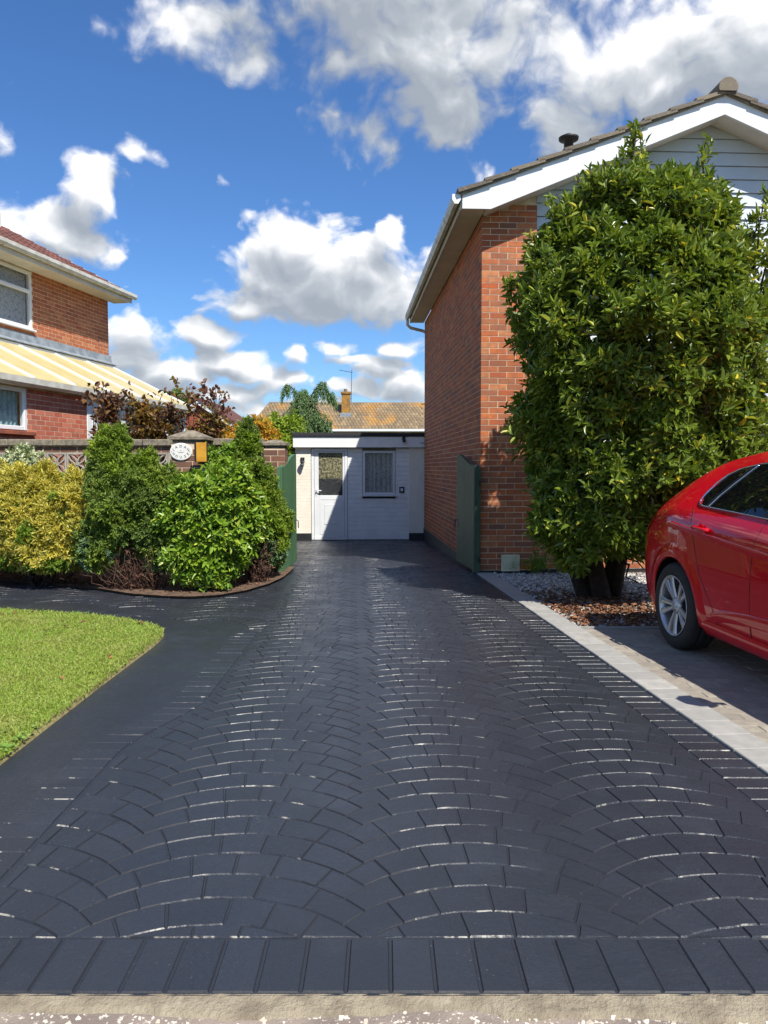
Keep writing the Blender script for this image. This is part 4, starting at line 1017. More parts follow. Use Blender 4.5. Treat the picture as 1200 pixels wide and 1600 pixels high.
# eaves
X = .42
mb = MB(); mb.box((0, LB, EV - .07), (X, .25, EV - .055)); mb.build('soffit', M['soffit'], lh)
mb = MB(); mb.box((X, LB, EV - .085), (X + .018, .25, EV + .10)); mb.build('fascia', M['soffit'], lh)
mb = MB(); pr = [(.0, .055), (.004, .0), (.03, -.045), (.075, -.045), (.10, .0), (.102, .06), (.094, .06), (.07, -.036), (.034, -.036), (.008, .055)]
mb.prism([(X + .02 + a, EV + .04 + b) for a, b in pr], 1, LB, .30); gu = mb.build('gutter', M['gutter'], lh)
for j in range(8):
    b = MB(); y = .0 - j * 1.0; b.prism([(X + .02 + a * 1.06, EV + .04 + b_ * 1.08) for a, b_ in [(.0, .05), (.0, .0), (.03, -.05), (.075, -.05), (.107, .0), (.107, .055), (.1035, .055), (.103, .0), (.075, -.047), (.03, -.047), (.003, .0)]], 1, y - .02, y + .02); b.build('bracket', M['gutter'], gu)
# roof: pantiles
rs = math.tan(R(27.5)); field = MB()
mb = MB(); mb.add([(X, LB, EV + .08), (X, .30, EV + .08), (-3.6, .30, EV + .08 + (3.6 + X) * rs), (-3.6, LB, EV + .08 + (3.6 + X) * rs), (-7.6, .30, EV + .08), (-7.6, LB, EV + .08)], [[0, 1, 2, 3], [3, 2, 4, 5]]); mb.build('roof_deck', M['tile_brown'], lh)
gx = .30
for i in range(14):
    x0, x1 = X + .04 - i * gx, X + .04 - (i + 1) * gx - .04
    z0, z1 = EV + .085 + (X - x0) * rs + .035, EV + .085 + (X - x1) * rs + .01
    for j in range(29):
        y1 = .30 - j * .3; 
        pr = []
        n = 7
        sec = [(y1 - .3 * q / n, .035 * max(0., math.sin(math.pi * 2 * (q / n) )) if q <= n / 2 else .0) for q in range(n + 1)]
        vs = [(x0, y, z0 + h) for y, h in sec] + [(x1, y, z1 + h * .8) for y, h in sec] + [(x0, y, z0 - .03) for y, h in sec]
        m = n + 1
        field.add(vs, [[q, q + 1, m + q + 1, m + q] for q in range(n)] + [[2 * m + q, 2 * m + q + 1, q + 1, q] for q in range(n)])
field.build('roof_tiles', M['tile_brown'], lh, kind='stuff')
mb = MB(); mb.prism([(X + .03, EV + .05), (X + .03, EV + .125), (-3.6, EV + .13 + (3.6 + X) * rs), (-3.6, EV + .03 + (3.6 + X) * rs)], 1, .301, .34); mb.build('verge_trim', M['white'], lh)
mb = MB(); mb.prism([(X - .02, EV - .07), (X - .02, EV + .04), (-3.6, EV + .02 + (3.6 + X) * rs), (-3.6, EV - .16 + (3.6 + X) * rs)], 1, .255, .28); mb.build('barge_board', M['soffit'], lh)
q = MB(); q.lathe([(.16, .0), (.085, .02), (.075, .05), (.075, .34), (.07, .36), (.05, .36), (.045, .1)], (-2.25, -.55, EV + .08 + (2.25 + X) * rs - .02), n=18); q.build('flue_pipe', M['gutter'], lh)
# lead flashing and conservatory
lead = mat('lead_flashing', S(150, 158, 164), .6, var=S(122, 130, 136), vscale=6, bump=.2)
poly = mat('yellow_roof_sheet', S(226, 212, 158), .35, var=S(216, 200, 140), vscale=2.5, transl=.25)
CW, RZ, GZ, CL = 1.87, 3.52, 2.60, -6.45
mb = MB(); mb.prism([(.002, 3.80), (.02, 3.80), (.03, 3.66), (.16, 3.60), (.16, 3.585), (.002, 3.585)], 1, LB, .06); mb.build('flashing', lead, lh)
mb = MB(); mb.box((.03, LB, 3.49), (.13, .06, 3.575), bev=.01); mb.build('wall_plate', M['white'], lh)
rz_ = lambda x: RZ - (x - .1) * (RZ - GZ - .06) / (CW - .1)
ras = [-.02 - 1.05 * i for i in range(7)]
for i, t_ in enumerate(ras):
    m = MB(); m.prism([(.1, rz_(.1) - .03), (.1, rz_(.1) + .045), (CW, rz_(CW) + .045), (CW, rz_(CW) - .03)], 1, t_ - .038, t_ + .038); m.build('rafter', M['white'], lh)
    if t_ - 1.05 > CL - .2:
        m = MB(); m.prism([(.11, rz_(.11)), (.11, rz_(.11) + .02), (CW - .01, rz_(CW - .01) + .02), (CW - .01, rz_(CW - .01))], 1, t_ - 1.011, t_ - .039); m.build('roof_panel', poly, lh)
mb = MB(); mb.prism([(CW - .08, GZ - .06), (CW + .02, GZ - .06), (CW + .02, GZ + .06), (CW - .08, GZ + .06)], 1, CL, .03); mb.build('eaves_beam', M['white'], lh)
mb = MB(); mb.prism([(CW + .022 + a, GZ + .0 + b) for a, b in [(0, .05), (0, -.05), (.05, -.07), (.10, -.03), (.105, .055), (.095, .055), (.09, -.02), (.05, -.055), (.01, -.04), (.01, .05)]], 1, CL, .05); mb.build('conservatory_gutter', M['gutter'], lh)
# front wall of the conservatory: brick with a window, a white corner post, then glazing
items = []; t0, t1 = -6.45, -3.80; fx = CW - .06
for k in range(33):
    z0 = .05 + k * .075
    if z0 + .065 > GZ - .06: break
    for (a, b) in course(t1 - t0, .1025 if k % 2 else .215):
        y1, y0 = t1 - a, t1 - b
        if z0 > 1.82 and y1 < -5.29: continue
        if z0 > 1.82 and y0 < -5.33: y0 = -5.33
        items.append((z0, ((fx - .1025, y0, z0), (fx, y1, z0 + .065))))
pick_parts('conservatory_brick', items, brick_maker, M['brick_pink'], lh, 'conservatory_brickwork')
mb = MB(); mb.box((fx - .095, t0, 0), (fx - .0025, t1, 1.82)); mb.box((fx - .095, -5.33, 1.82), (fx - .0025, t1, GZ - .062)); mb.build('conservatory_mortar', M['mortar'], lh)
side_window('conservatory_window', -6.44, -5.335, 1.90, 2.52, fx - .02, 1, 0, 'net_blue', False)
mb = MB(); mb.box((fx - .1, -6.45, 1.825), (fx + .06, -5.22, 1.885), bev=.008); mb.build('clay_sill', mat('clay_sill', S(150, 84, 60), .8, var=S(124, 72, 56), vscale=6), lh)
mb = MB(); mb.box((fx - .06, t1 + .002, 0), (fx + .012, t1 + .14, GZ - .062), bev=.006); mb.box((fx - .06, t1 + .16, 0), (fx + .008, t1 + .30, GZ - .062), bev=.006); mb.build('white_post', M['white'], lh)
side_window('glazed_door', -3.48, -2.6, .05, GZ - .064, fx - .02, 1, .5, None, False)
side_window('conservatory_window', -2.59, -.02, .05, GZ - .064, fx - .02, 3, .5, None, False)
mb = MB(); mb.box((-.0, .0 - .05, 0), (fx - .08, .0, GZ)); mb.prism([(0, GZ), (fx, GZ), (.1, 3.45), (0, 3.45)], 1, -.05, -.0); mb.build('end_wall', M['white'], lh)
mb = MB(); mb.box((.0, CL - .02, 0), (fx - .11, CL + .03, GZ)); mb.prism([(0, GZ), (fx, GZ), (.1, 3.45), (0, 3.45)], 1, CL - .02, CL + .03); mb.build('end_wall', M['white'], lh)
mb = MB(); mb.box((.3, -3.3, 0), (.8, -.6, 1.9)); mb.build('pale_blind', M['soffit'], lh)

# ------------------------------------------------------------------ houses behind
rh = thing('brick_house', 'small red brick gabled house seen behind the bronze leaved tree', 'house', (-7.2, 30, 0))
mb = MB(); mb.prism([(-2.0, -.3), (1.95, -.3), (1.95, 2.45), (0, 3.78), (-2.0, 2.45)], 1, .0, 6.0); mb.build('wall', mat('far_red_brick', S(160, 84, 60), .9, var=S(136, 70, 54), vscale=6), rh)
for s in (1, -1):
    mb = MB(); mb.prism([(0, 3.80), (0, 4.00), (s * 2.2, 2.50), (s * 2.2, 2.30)], 1, -.20, -.14); mb.build('barge_board', M['white'], rh)
    mb = MB(); mb.prism([(0, 3.98), (0, 4.10), (s * 2.3, 2.55), (s * 2.3, 2.43)], 1, -.24, 6.2); mb.build('roof', M['tile_brown'], rh)
fh = thing('far_house', 'long buff house with lichen stained tiled roof beyond the annexe', 'house', (-10.6, 60, 0))
FW = 22.; fe, fr_ = 4.35, 6.62; run = 3.3; sl = (fr_ - fe) / run
mb = MB(); mb.box((.35, .35, -.4), (FW, 6.3, fe)); mb.build('wall', mat('buff_brick_far', S(170, 148, 112), .9, var=S(150, 128, 98), vscale=4), fh)
mb = MB(); mb.add([(0, 0, fe), (FW, 0, fe), (FW, run, fr_ - .06), (1.25, run, fr_ - .06), (0, 6.6, fe), (FW, 6.6, fe)], [[0, 1, 2, 3], [3, 2, 5, 4], [0, 3, 4]]); mb.build('roof', M['tile_far'], fh)
mb = MB(); rows = 10
for i in range(rows):
    y0, y1 = run * i / rows - .02, run * (i + 1) / rows + .03; z0, z1 = fe + y0 * sl + .07, fe + y1 * sl + .03
    xs = 1.25 * i / rows
    j = 0
    while True:
        x = xs + j * .26; j += 1
        if x > 13.5: break
        n = 4; sec = [(x + .25 * q / n, (.0, .045, .05, .012, .0)[q]) for q in range(n + 1)]; m = n + 1
        mb.add([(a, y0, z0 + h) for a, h in sec] + [(a, y1, z1 + h) for a, h in sec] + [(a, y0, z0 - .05) for a, h in sec], [[q, q + 1, m + q + 1, m + q] for q in range(n)] + [[2 * m + q, 2 * m + q + 1, q + 1, q] for q in range(n)])
mb.build('roof_tiles', M['tile_far'], fh, kind='stuff')
mb = MB(); mb.tube([(1.2, run, fr_ - .02), (FW, run, fr_ - .02)], .11, 8); mb.build('ridge', M['tile_far'], fh)
mb = MB(); mb.tube([(0, 0, fe), (1.25, run, fr_ - .02)], .10, 8); mb.build('hip', M['tile_far'], fh)
mb = MB(); mb.box((-.05, -.08, fe - .16), (FW, .04, fe + .02)); mb.build('fascia', M['white'], fh)
mb = MB(); mb.box((.0, .04, fe - .17), (FW, .4, fe - .12)); mb.build('soffit', M['soffit'], fh)
for x in (8.75, 11.2, 14.2): window(fh, x, x + 1.55, 2.7, 4.1, .33, 2, 0, sill=True)
mb = MB(); cx = 7.55
mb.box((cx - .33, 1.6, 5.3), (cx + .33, 2.4, 7.25)); mb.box((cx - .40, 1.53, 7.25), (cx + .40, 2.47, 7.4)); ch = mb.build('chimney', mat('lichened_chimney', S(172, 124, 50), .9, var=S(130, 100, 62), vscale=3), fh)
q = MB(); q.lathe([(.16, 7.4), (.13, 7.6), (.15, 7.66), (.1, 7.66)], (cx - .03, 2, 0), n=12); q.build('chimney_pot', M['tile_far'], ch)
q = MB(); q.box((cx - .45, 1.4, 5.36), (cx + .45, 2.5, 5.72)); q.build('flashing', lead, ch)
ae = thing('tv_aerial', 'thin television aerial on the far yellow chimney', 'aerial', (-10.6 + cx + .42, 61.9, 6.6))
q = MB(); q.tube([(0, 0, 0), (.05, 0, 2.55)], .022, 6); q.build('mast', M['black'], ae)
q = MB(); q.tube([(.12, 0, 2.35), (-.95, 0, 2.55)], .018, 6)
for k in range(9): q.tube([(.05 - k * .12, -.18, 2.37 + k * .022), (.05 - k * .12, .18, 2.37 + k * .022)], .01, 4)
q.build('antenna', M['black'], ae); q = MB(); q.tube([(-.25, 0, .25), (.02, 0, .3)], .03, 6); q.build('bracket', M['black'], ae)
# ------------------------------------------------------------------ planting
M['laurel'] = mat('bay_leaf', S(76, 96, 36), .34, tint=[(0, S(58, 78, 30)), (.3, S(76, 98, 36)), (.55, S(92, 112, 42)), (.8, S(66, 88, 36)), (.93, S(112, 128, 50)), (.985, S(130, 138, 58)), (1, S(190, 150, 50))], transl=.28, spec=.5)
M['glossy'] = mat('glossy_leaf', S(80, 112, 36), .42, tint=[(0, S(66, 100, 36)), (.35, S(92, 124, 40)), (.6, S(112, 142, 48)), (.85, S(76, 110, 40)), (1, S(150, 166, 72))], transl=.28, spec=.5)
M['gold'] = mat('golden_conifer', S(206, 178, 72), .6, tint=[(0, S(196, 170, 62)), (.25, S(220, 190, 84)), (.5, S(178, 160, 52)), (.7, S(224, 196, 104)), (.85, S(142, 142, 46)), (1, S(208, 166, 82))], transl=.3, var=S(150, 146, 48), vscale=4)
M['conifer'] = mat('green_conifer', S(84, 112, 42), .6, tint=[(0, S(74, 102, 40)), (.3, S(96, 122, 46)), (.6, S(66, 92, 44)), (.85, S(110, 134, 54)), (1, S(84, 108, 50))], transl=.25, var=S(70, 98, 66), vscale=2.2)
M['conifer_r'] = mat('bright_conifer', S(98, 126, 38), .6, tint=[(0, S(88, 116, 36)), (.35, S(112, 140, 42)), (.65, S(76, 104, 38)), (1, S(126, 152, 56))], transl=.28, var=S(80, 104, 52), vscale=3)
M['bluegreen'] = mat('blue_green_conifer', S(88, 114, 88), .6, tint=[(0, S(84, 112, 86)), (.5, S(104, 130, 98)), (1, S(74, 100, 70))], transl=.2)
M['brownspray'] = mat('dead_conifer_spray', S(104, 70, 54), .9, tint=[(0, S(92, 62, 50)), (.5, S(70, 50, 42)), (1, S(120, 86, 66))])
M['variegated'] = mat('variegated_leaf', S(150, 160, 120), .45, tint=[(0, S(104, 122, 84)), (.4, S(150, 162, 120)), (.75, S(196, 200, 164)), (1, S(84, 104, 66))], transl=.2)
M['bronze'] = mat('bronze_leaf', S(96, 60, 48), .5, tint=[(0, S(92, 56, 48)), (.3, S(118, 76, 50)), (.5, S(76, 48, 46)), (.75, S(128, 96, 48)), (1, S(104, 60, 52))], transl=.3)
M['bronze_o'] = mat('bronze_olive_leaf', S(120, 96, 48), .5, tint=[(0, S(120, 92, 46)), (.3, S(142, 118, 50)), (.55, S(92, 62, 44)), (.8, S(150, 112, 48)), (1, S(104, 96, 44))], transl=.35)
M['limegreen'] = mat('lime_leaf', S(124, 146, 52), .55, tint=[(0, S(116, 140, 50)), (.5, S(144, 162, 60)), (1, S(100, 126, 44))], transl=.35)
M['amber'] = mat('amber_leaf', S(182, 146, 48), .55, tint=[(0, S(176, 150, 48)), (.5, S(200, 154, 56)), (1, S(150, 146, 50))], transl=.35)
M['cedar'] = mat('cedar_needle', S(92, 116, 72), .65, tint=[(0, S(84, 110, 70)), (.5, S(104, 128, 80)), (1, S(72, 96, 60))], transl=.2)

for k_, f_ in dict(laurel=(2.35, 2.0, 1.75), glossy=(1.75, 1.55, 1.2), gold=(1.36, 1.36, 1.7), conifer=(2.2, 1.8, 1.3), conifer_r=(2.0, 1.7, 1.25), bluegreen=(1.7, 1.55, 1.25), variegated=(1.1, 1.1, 1.1), cedar=(1.25, 1.3, 1.1), limegreen=(1.25, 1.25, 1.1), amber=(1.1, 1.1, 1.1)).items():
    for n_ in M[k_].node_tree.nodes:                          # leaf colours, set a little lighter all round
        if n_.type == 'VALTORGB':
            for e_ in n_.color_ramp.elements: e_.color = (*[min(.75, c_ * q_) for c_, q_ in zip(e_.color[:3], f_)], 1)
def plant(name, label, cat, at, sets, stems=(), stemmat='bark', crownname='crown', group=None):
    """sets: list of (V, F, tint, material key); stems: list of (points, radius, end radius)"""
    p = thing(name, label, cat, (at[0], at[1], 0), 0, group); o = np.array([at[0], at[1], 0.])
    mats = []; Vs, Fs, Ts, Ms = [], [], [], []; b = 0
    for V, F, T, k in sets:
        if M[k] not in mats: mats.append(M[k])
        Vs.append(V - o); Fs.append(F + b); Ts.append(T); Ms.append(np.full(len(F), mats.index(M[k]))); b += len(V)
    c = fast(crownname, np.concatenate(Vs), np.concatenate(Fs), np.concatenate(Ts), mats, p, kind='stuff', mi=np.concatenate(Ms))
    if stems:
        mb = MB()
        for pts, r0, r1 in stems: mb.tube([(q[0] - at[0], q[1] - at[1], q[2]) for q in pts], r0, 6, r1=r1)
        mb.build('trunk' if stemmat == 'bark' else 'stems', M[stemmat], p)
    return p
def wiggle(a, b, n=5, amp=.05):
    a, b = Vector(a), Vector(b); L = (b - a).length
    return [a.lerp(b, i / n) + (Vector((rnd.gauss(0, 1), rnd.gauss(0, 1), rnd.gauss(0, .5))) * amp * L if 0 < i < n else Vector()) for i in range(n + 1)]
def S_(P, D, per, L, W, k, **kw):
    V, F, T = shoots(P, D, per, L, W, **kw); return (V, F, T, k)

# the big bay bush
PROF = [(.34, 1.86, 2.62), (.5, 1.66, 2.95), (.7, 1.53, 3.1), (1.0, 1.53, 3.38), (1.59, 1.52, 3.62), (2.17, 1.47, 3.72), (2.85, 1.41, 3.69), (3.24, 1.44, 3.55), (3.53, 1.52, 3.44), (3.82, 1.72, 3.34), (4.01, 1.90, 3.24), (4.16, 2.08, 3.05)]
def prof(z):
    for (a, l, r), (b, l2, r2) in zip(PROF, PROF[1:]):
        if a <= z <= b: k = (z - a) / (b - a); return l + (l2 - l) * k, r + (r2 - r) * k
    return PROF[-1][1:] if z > 1 else PROF[0][1:]
BY = 7.86
def bay(n, lo, hi, seed, front=.62):
    r = random.Random(seed); P, D = [], []
    while len(P) < n:
        z = r.uniform(.36, 4.15); th = r.uniform(0, 6.283)
        if math.sin(th) > .15 and r.random() > front * .45: continue
        xl, xr = prof(z); cx, rx = (xl + xr) / 2, (xr - xl) / 2; ry = min(1.3, rx * 1.0 + .05) * (1 - .35 * max(0, (z - 2.8) / 1.5))
        if r.random() > (rx + .25) / 1.6: continue
        d = Vector((math.cos(th), math.sin(th), 0)); base = Vector((cx + d.x * rx, BY + d.y * ry, z))
        k = 1 + .22 * lump(base, 1.5, 3) + .32 * lump(base, 2.8, 8) + .10 * lump(base, 7, 2)
        k = k * (1 - r.uniform(lo, hi)) - .03
        zz = z + (.22 * lump(base, 2.2, 12))
        p = Vector((cx + d.x * rx * k, BY + d.y * ry * k, zz))
        if p.y > 9.7 or p.z < (.5 if p.x > 1.95 else .32) or (p.y < 6.62 and p.z < 1.5): continue
        up = .45 + .5 * max(0, (z - 2.5) / 2)
        P.append(p); D.append((Vector((d.x, d.y, up)) + Vector((r.gauss(0, .35), r.gauss(0, .35), r.gauss(0, .3)))).normalized())
    return np.array([tuple(q) for q in P]), np.array([tuple(q) for q in D])
sets = []
P1, D1 = bay(5200, -.02, .13, 21); P2, D2 = bay(2400, .12, .42, 22)
# leaders that stand clear of the crown: long shoots set all round with leaves
lead_pts, lead_stem = [], []
def leader(x, y, z, h, lean=0., n=9):
    a = Vector((x, y, z)); b = a + Vector((lean * h, rnd.gauss(0, .06) * h, h)); pts = wiggle(a, b, 4, .03); lead_stem.append((pts, .012, .004))
    for i in range(int(n * 1.6)):
        t = (i + .5) / (n * 1.6); sp = .09 * (1 - t) + .015; q = a.lerp(b, t) + Vector((rnd.gauss(0, sp), rnd.gauss(0, sp), 0)); lead_pts.append((q, Vector((rnd.gauss(lean, .6), rnd.gauss(0, .6), .8)).normalized()))
for x, y, z, h, l in [(2.39, 7.71, 3.96, 0.78, 0.06), (2.48, 7.61, 3.91, 0.8, 0.03), (2.44, 7.76, 3.96, 0.7, 0.0), (2.32, 7.71, 3.91, 0.5, -0.1), (2.22, 7.61, 3.82, 0.45, -0.05), (2.13, 7.71, 3.77, 0.36, -0.1), (2.53, 7.81, 4.01, 0.35, 0.1), (3.11, 7.71, 3.82, 0.78, 0.06), (3.15, 7.81, 3.82, 0.62, 0.0), (3.0, 7.61, 3.82, 0.4, -0.1), (2.9, 7.71, 3.91, 0.3, 0.1), (3.25, 7.61, 3.67, 0.42, 0.15), (2.76, 7.61, 4.01, 0.28, 0), (1.99, 7.61, 3.72, 0.3, -0.15), (1.84, 7.71, 3.53, 0.32, -0.2), (1.72, 7.71, 3.33, 0.3, -0.2), (3.37, 7.61, 3.53, 0.45, 0.15), (3.54, 7.51, 3.24, 0.78, 0.1), (3.5, 7.51, 3.24, 0.6, 0.12), (3.58, 7.41, 3.04, 0.45, 0.2), (1.57, 7.61, 3.04, 0.3, -0.3), (1.5, 7.61, 2.66, 0.28, -0.4), (3.72, 7.41, 2.75, 0.45, 0.2), (1.45, 7.61, 2.37, 0.22, -0.5), (1.43, 7.51, 1.69, 0.2, -0.6), (2.61, 7.41, 3.82, 0.35, 0), (1.93, 7.51, 3.43, 0.32, -0.1), (1.84, 7.31, 3.04, 0.26, -0.2)]:
    leader(x, y, z, h, l)
for i in range(150):                                         # shorter ones all over
    z = rnd.uniform(.8, 4.0); xl, xr = prof(z); th = rnd.uniform(3.3, 6.2); cx, rx = (xl + xr) / 2, (xr - xl) / 2
    leader(cx + math.cos(th) * rx * .96, BY + math.sin(th) * min(1.3, rx) * (1 - .35 * max(0, (z - 2.8) / 1.5)) * .96, z, rnd.uniform(.12, .26), math.cos(th) * .5, 4)
P3 = np.array([tuple(q[0]) for q in lead_pts]); D3 = np.array([tuple(q[1]) for q in lead_pts])
s1 = S_(P1, D1, 10, .084, .028, 'laurel', fold=.26, curl=.25); s2 = S_(P2, D2, 8, .09, .035, 'laurel', spread=(50, 90)); s3 = S_(P3, D3, 7, .082, .028, 'laurel', spread=(25, 65), fold=.22)
st = []
for (x, y, tx, ty, h, r0) in [(2.12, 7.95, 1.95, 7.9, 1.5, .085), (2.26, 7.85, 2.5, 7.8, 2.6, .10), (2.40, 7.98, 2.9, 8.1, 2.4, .07), (2.2, 8.1, 2.1, 8.5, 2.2, .07), (2.34, 8.1, 2.8, 8.6, 2.0, .06)]:
    st.append((wiggle((x, y, -.05), (tx, ty, h), 5, .04), r0, .03))
    for j in range(7):
        t = rnd.uniform(.25, .95); q = Vector((x, y, 0)).lerp(Vector((tx, ty, h)), t); a = rnd.uniform(0, 6.28)
        st.append((wiggle(q, q + Vector((math.cos(a) * .5, math.sin(a) * .5, rnd.uniform(.3, 1.0))), 4, .06), .035, .008))
for j in range(16):
    a = rnd.uniform(0, 6.28); st.append((wiggle((2.3, 7.95, .5), (2.4 + math.cos(a) * .7, 7.95 + math.sin(a) * .6, rnd.uniform(.15, .8)), 4, .08), .018, .005))
bayt = plant('bay_bush', 'tall dense green bay bush with dark trunks standing on white gravel', 'bush', (2.3, 7.95), [s1, s2, s3], st + lead_stem)
# the leaves that show largest are parts of their own
V, F, T, _ = s1; nl = len(V) // 6; cy = V.reshape(nl, 6, 3)[:, :, 1].mean(1); cz = V.reshape(nl, 6, 3)[:, 0, 2]
pick = [i for i in np.argsort(cy) if .3 < cz[i] < 3.2][:1500:5][:300]
for i in pick:
    c = V[i * 6]; L6 = V[i * 6:i * 6 + 6] - c; out = L6 + np.array([0, -.006, .002])
    me = bpy.data.meshes.new('leaf'); me.from_pydata([tuple(q) for q in out], [], [[0, 1, 2, 3], [0, 3, 4, 5]]); me.materials.append(M['laurel'])
    link('leaf', me, bayt, loc=(c[0] - 2.3, c[1] - 7.95, c[2]))

def shrub(name, label, cat, at, balls, n, per, L, W, key, seed, lumpy=.16, sc=3., depth=.3, up=.35, spread=(25, 60), stems=8, inner=.35, stemmat='bark', extra=None, keyfn=None, zmin=.05, **kw):
    P, D = crown(n, balls, depth, lumpy, sc, seed, up, zmin)
    sets = []
    if keyfn:
        ks = np.array([keyfn(p, i) for i, p in enumerate(P)])
        for k in sorted(set(ks)): sets.append(S_(P[ks == k], D[ks == k], per, L, W, k, spread=spread, **kw))
    else: sets.append(S_(P, D, per, L, W, key, spread=spread, **kw))
    Pi, Di = crown(int(n * inner), [(c, tuple(q * .78 for q in r)) for c, r in balls], .5, lumpy, sc, seed + 50, up, zmin, 1.)
    sets.append(S_(Pi, Di, per, L * 1.1, W * 1.3, key, spread=spread))
    if extra: sets += extra
    st = []
    for i in range(stems):
        c, r = balls[rnd.randrange(len(balls))]; a = rnd.uniform(0, 6.28)
        st.append((wiggle((at[0] + rnd.gauss(0, .1), at[1] + rnd.gauss(0, .08), -.02), (c[0] + math.cos(a) * r[0] * .6, c[1] + math.sin(a) * r[1] * .6, c[2] + rnd.uniform(-.2, .5) * r[2]), 5, .05), .018, .005))
    return plant(name, label, cat, at, sets, st, stemmat)
# golden conifer: a broad mound of several lobes
shrub('golden_conifer', 'broad golden yellow conifer on the left of the shrub bed', 'shrub', (-4.0, 8.85),
      [((-4.05, 8.9, .72), (.52, .42, .60)), ((-3.50, 8.74, .68), (.48, .38, .54)), ((-4.55, 9.1, .70), (.5, .42, .58)), ((-3.30, 8.70, .95), (.28, .26, .30)), ((-4.12, 8.95, 1.06), (.38, .32, .33)), ((-3.72, 8.62, .50), (.5, .32, .34)), ((-4.35, 8.85, .52), (.5, .3, .36))], 7600, 11, .050, .013, 'gold', 31, lumpy=.27, sc=4.5, up=.55, zmin=.2,
      keyfn=lambda p, i: 'conifer_r' if (lump(p, 3.2, 9) > .36 or (p[2] < .45 and lump(p, 4, 2) > .2)) else 'gold', stems=14)
dry = MB()
# tall green conifer, blue-green low down, with a brown dead hollow at its foot
brP, brD = crown(230, [((-2.72, 8.40, .26), (.22, .14, .34))], .9, .5, 5, 71, -.2, .04)
shrub('green_conifer', 'tall dense green conifer with bluish skirts and brown hollow at its foot', 'shrub', (-2.78, 8.62),
      [((-2.86, 8.55, .92), (.42, .36, .54)), ((-3.02, 8.58, 1.36), (.25, .24, .42)), ((-2.66, 8.56, 1.16), (.22, .24, .36)), ((-2.47, 8.52, .88), (.25, .26, .46)), ((-3.10, 8.48, .52), (.30, .26, .40)), ((-2.46, 8.42, .60), (.27, .22, .40)), ((-2.76, 8.5, .98), (.36, .34, .5))], 7800, 11, .038, .012, 'conifer', 33, lumpy=.26, sc=5, up=.5, zmin=.2,
      keyfn=lambda p, i: 'bluegreen' if p[2] + .4 * lump(p, 4, 4) < .38 else ('conifer_r' if p[2] + .3 * lump(p, 3, 6) > 1.35 else 'conifer'), stems=10, extra=[S_(brP, brD, 9, .045, .012, 'brownspray', spread=(20, 60))])
# glossy evergreen
shrub('evergreen_shrub', 'round glossy bright green leafed shrub in front of the brick pier', 'shrub', (-1.96, 8.38),
      [((-1.96, 8.36, .70), (.46, .34, .50)), ((-1.72, 8.42, 1.02), (.34, .32, .34)), ((-2.14, 8.42, .86), (.30, .3, .36)), ((-1.96, 8.28, .38), (.40, .28, .32)), ((-1.60, 8.50, .82), (.30, .28, .42))], 1500, 9, .072, .028, 'glossy', 35, lumpy=.3, sc=4, up=.5, spread=(35, 80), stems=9, zmin=.08, inner=.5, fold=.18, curl=.25)
# conifer beside the gate
brP, brD = crown(120, [((-1.52, 8.88, .25), (.17, .14, .28))], .9, .5, 5, 72, -.2, .05)
shrub('gate_conifer', 'narrow bright green conifer growing against the green gate', 'shrub', (-1.46, 9.12),
      [((-1.54, 9.1, .88), (.25, .28, .60)), ((-1.60, 9.15, 1.46), (.13, .15, .42)), ((-1.36, 9.2, .62), (.22, .26, .46)), ((-1.66, 9.06, 1.15), (.17, .2, .4)), ((-1.50, 9.2, 1.05), (.15, .2, .36))], 5200, 10, .040, .012, 'conifer_r', 37, lumpy=.26, sc=5, up=.6, zmin=.12,
      keyfn=lambda p, i: 'bluegreen' if (p[2] < .5 and lump(p, 4, 3) > .1) else ('conifer' if lump(p, 3, 5) > .15 else 'conifer_r'), extra=[S_(brP, brD, 9, .045, .012, 'brownspray', spread=(20, 60))], stems=3)
shrub('variegated_shrub', 'silvery variegated shrub leaning on the screen block wall', 'shrub', (-4.85, 9.78),
      [((-5.1, 9.85, 1.15), (.42, .32, .36)), ((-4.62, 9.82, 1.38), (.22, .22, .26)), ((-4.8, 9.8, 1.05), (.4, .3, .4))], 620, 8, .06, .028, 'variegated', 39, lumpy=.22, sc=4, up=.5, spread=(35, 80), stems=8, zmin=.3)
shrub('creeping_shrub', 'dark green leafy shrub climbing the wall right of the yellow box', 'shrub', (-1.95, 9.62),
      [((-2.0, 9.55, 1.3), (.3, .2, .28)), ((-1.85, 9.6, 1.55), (.16, .14, .14))], 330, 8, .055, .026, 'glossy', 40, lumpy=.22, sc=5, spread=(35, 80), stems=5, zmin=.5)
mb = MB()
for i in range(110):
    x, y = (rnd.gauss(-2.72, .14), rnd.gauss(8.30, .05)) if i < 75 else (rnd.gauss(-1.5, .08), rnd.gauss(8.78, .05))
    mb.tube(wiggle((x, y + .06, .02), (x + rnd.gauss(0, .14), y - rnd.uniform(0, .1), rnd.uniform(.15, .55)), 4, .09), .005, 3, r1=.0015)
o = mb.build('dead_twigs', M['twig'], kind='stuff'); tag(o, 'bare brown twigs in the hollows at the foot of the conifers', 'twigs')
# dry stems and grasses under the golden conifer
mb = MB()
for i in range(170):
    x = rnd.uniform(-4.7, -3.25); y = 8.62 + (-3.25 - x) * .32 + rnd.gauss(0, .06); a = rnd.uniform(-.5, .5)
    mb.tube(wiggle((x, y, .03), (x + a * .4, y - rnd.uniform(.0, .18), rnd.uniform(.12, .38)), 3, .08), .004, 3, r1=.0015)
o = mb.build('dry_stems', M['twig'], kind='stuff'); tag(o, 'tangle of dry straw coloured stems under the golden conifer', 'stems')
plant('weed_plant', 'broad leaved weed at the near corner of the lawn edge', 'weed', (-1.8, 3.52), [WEED])
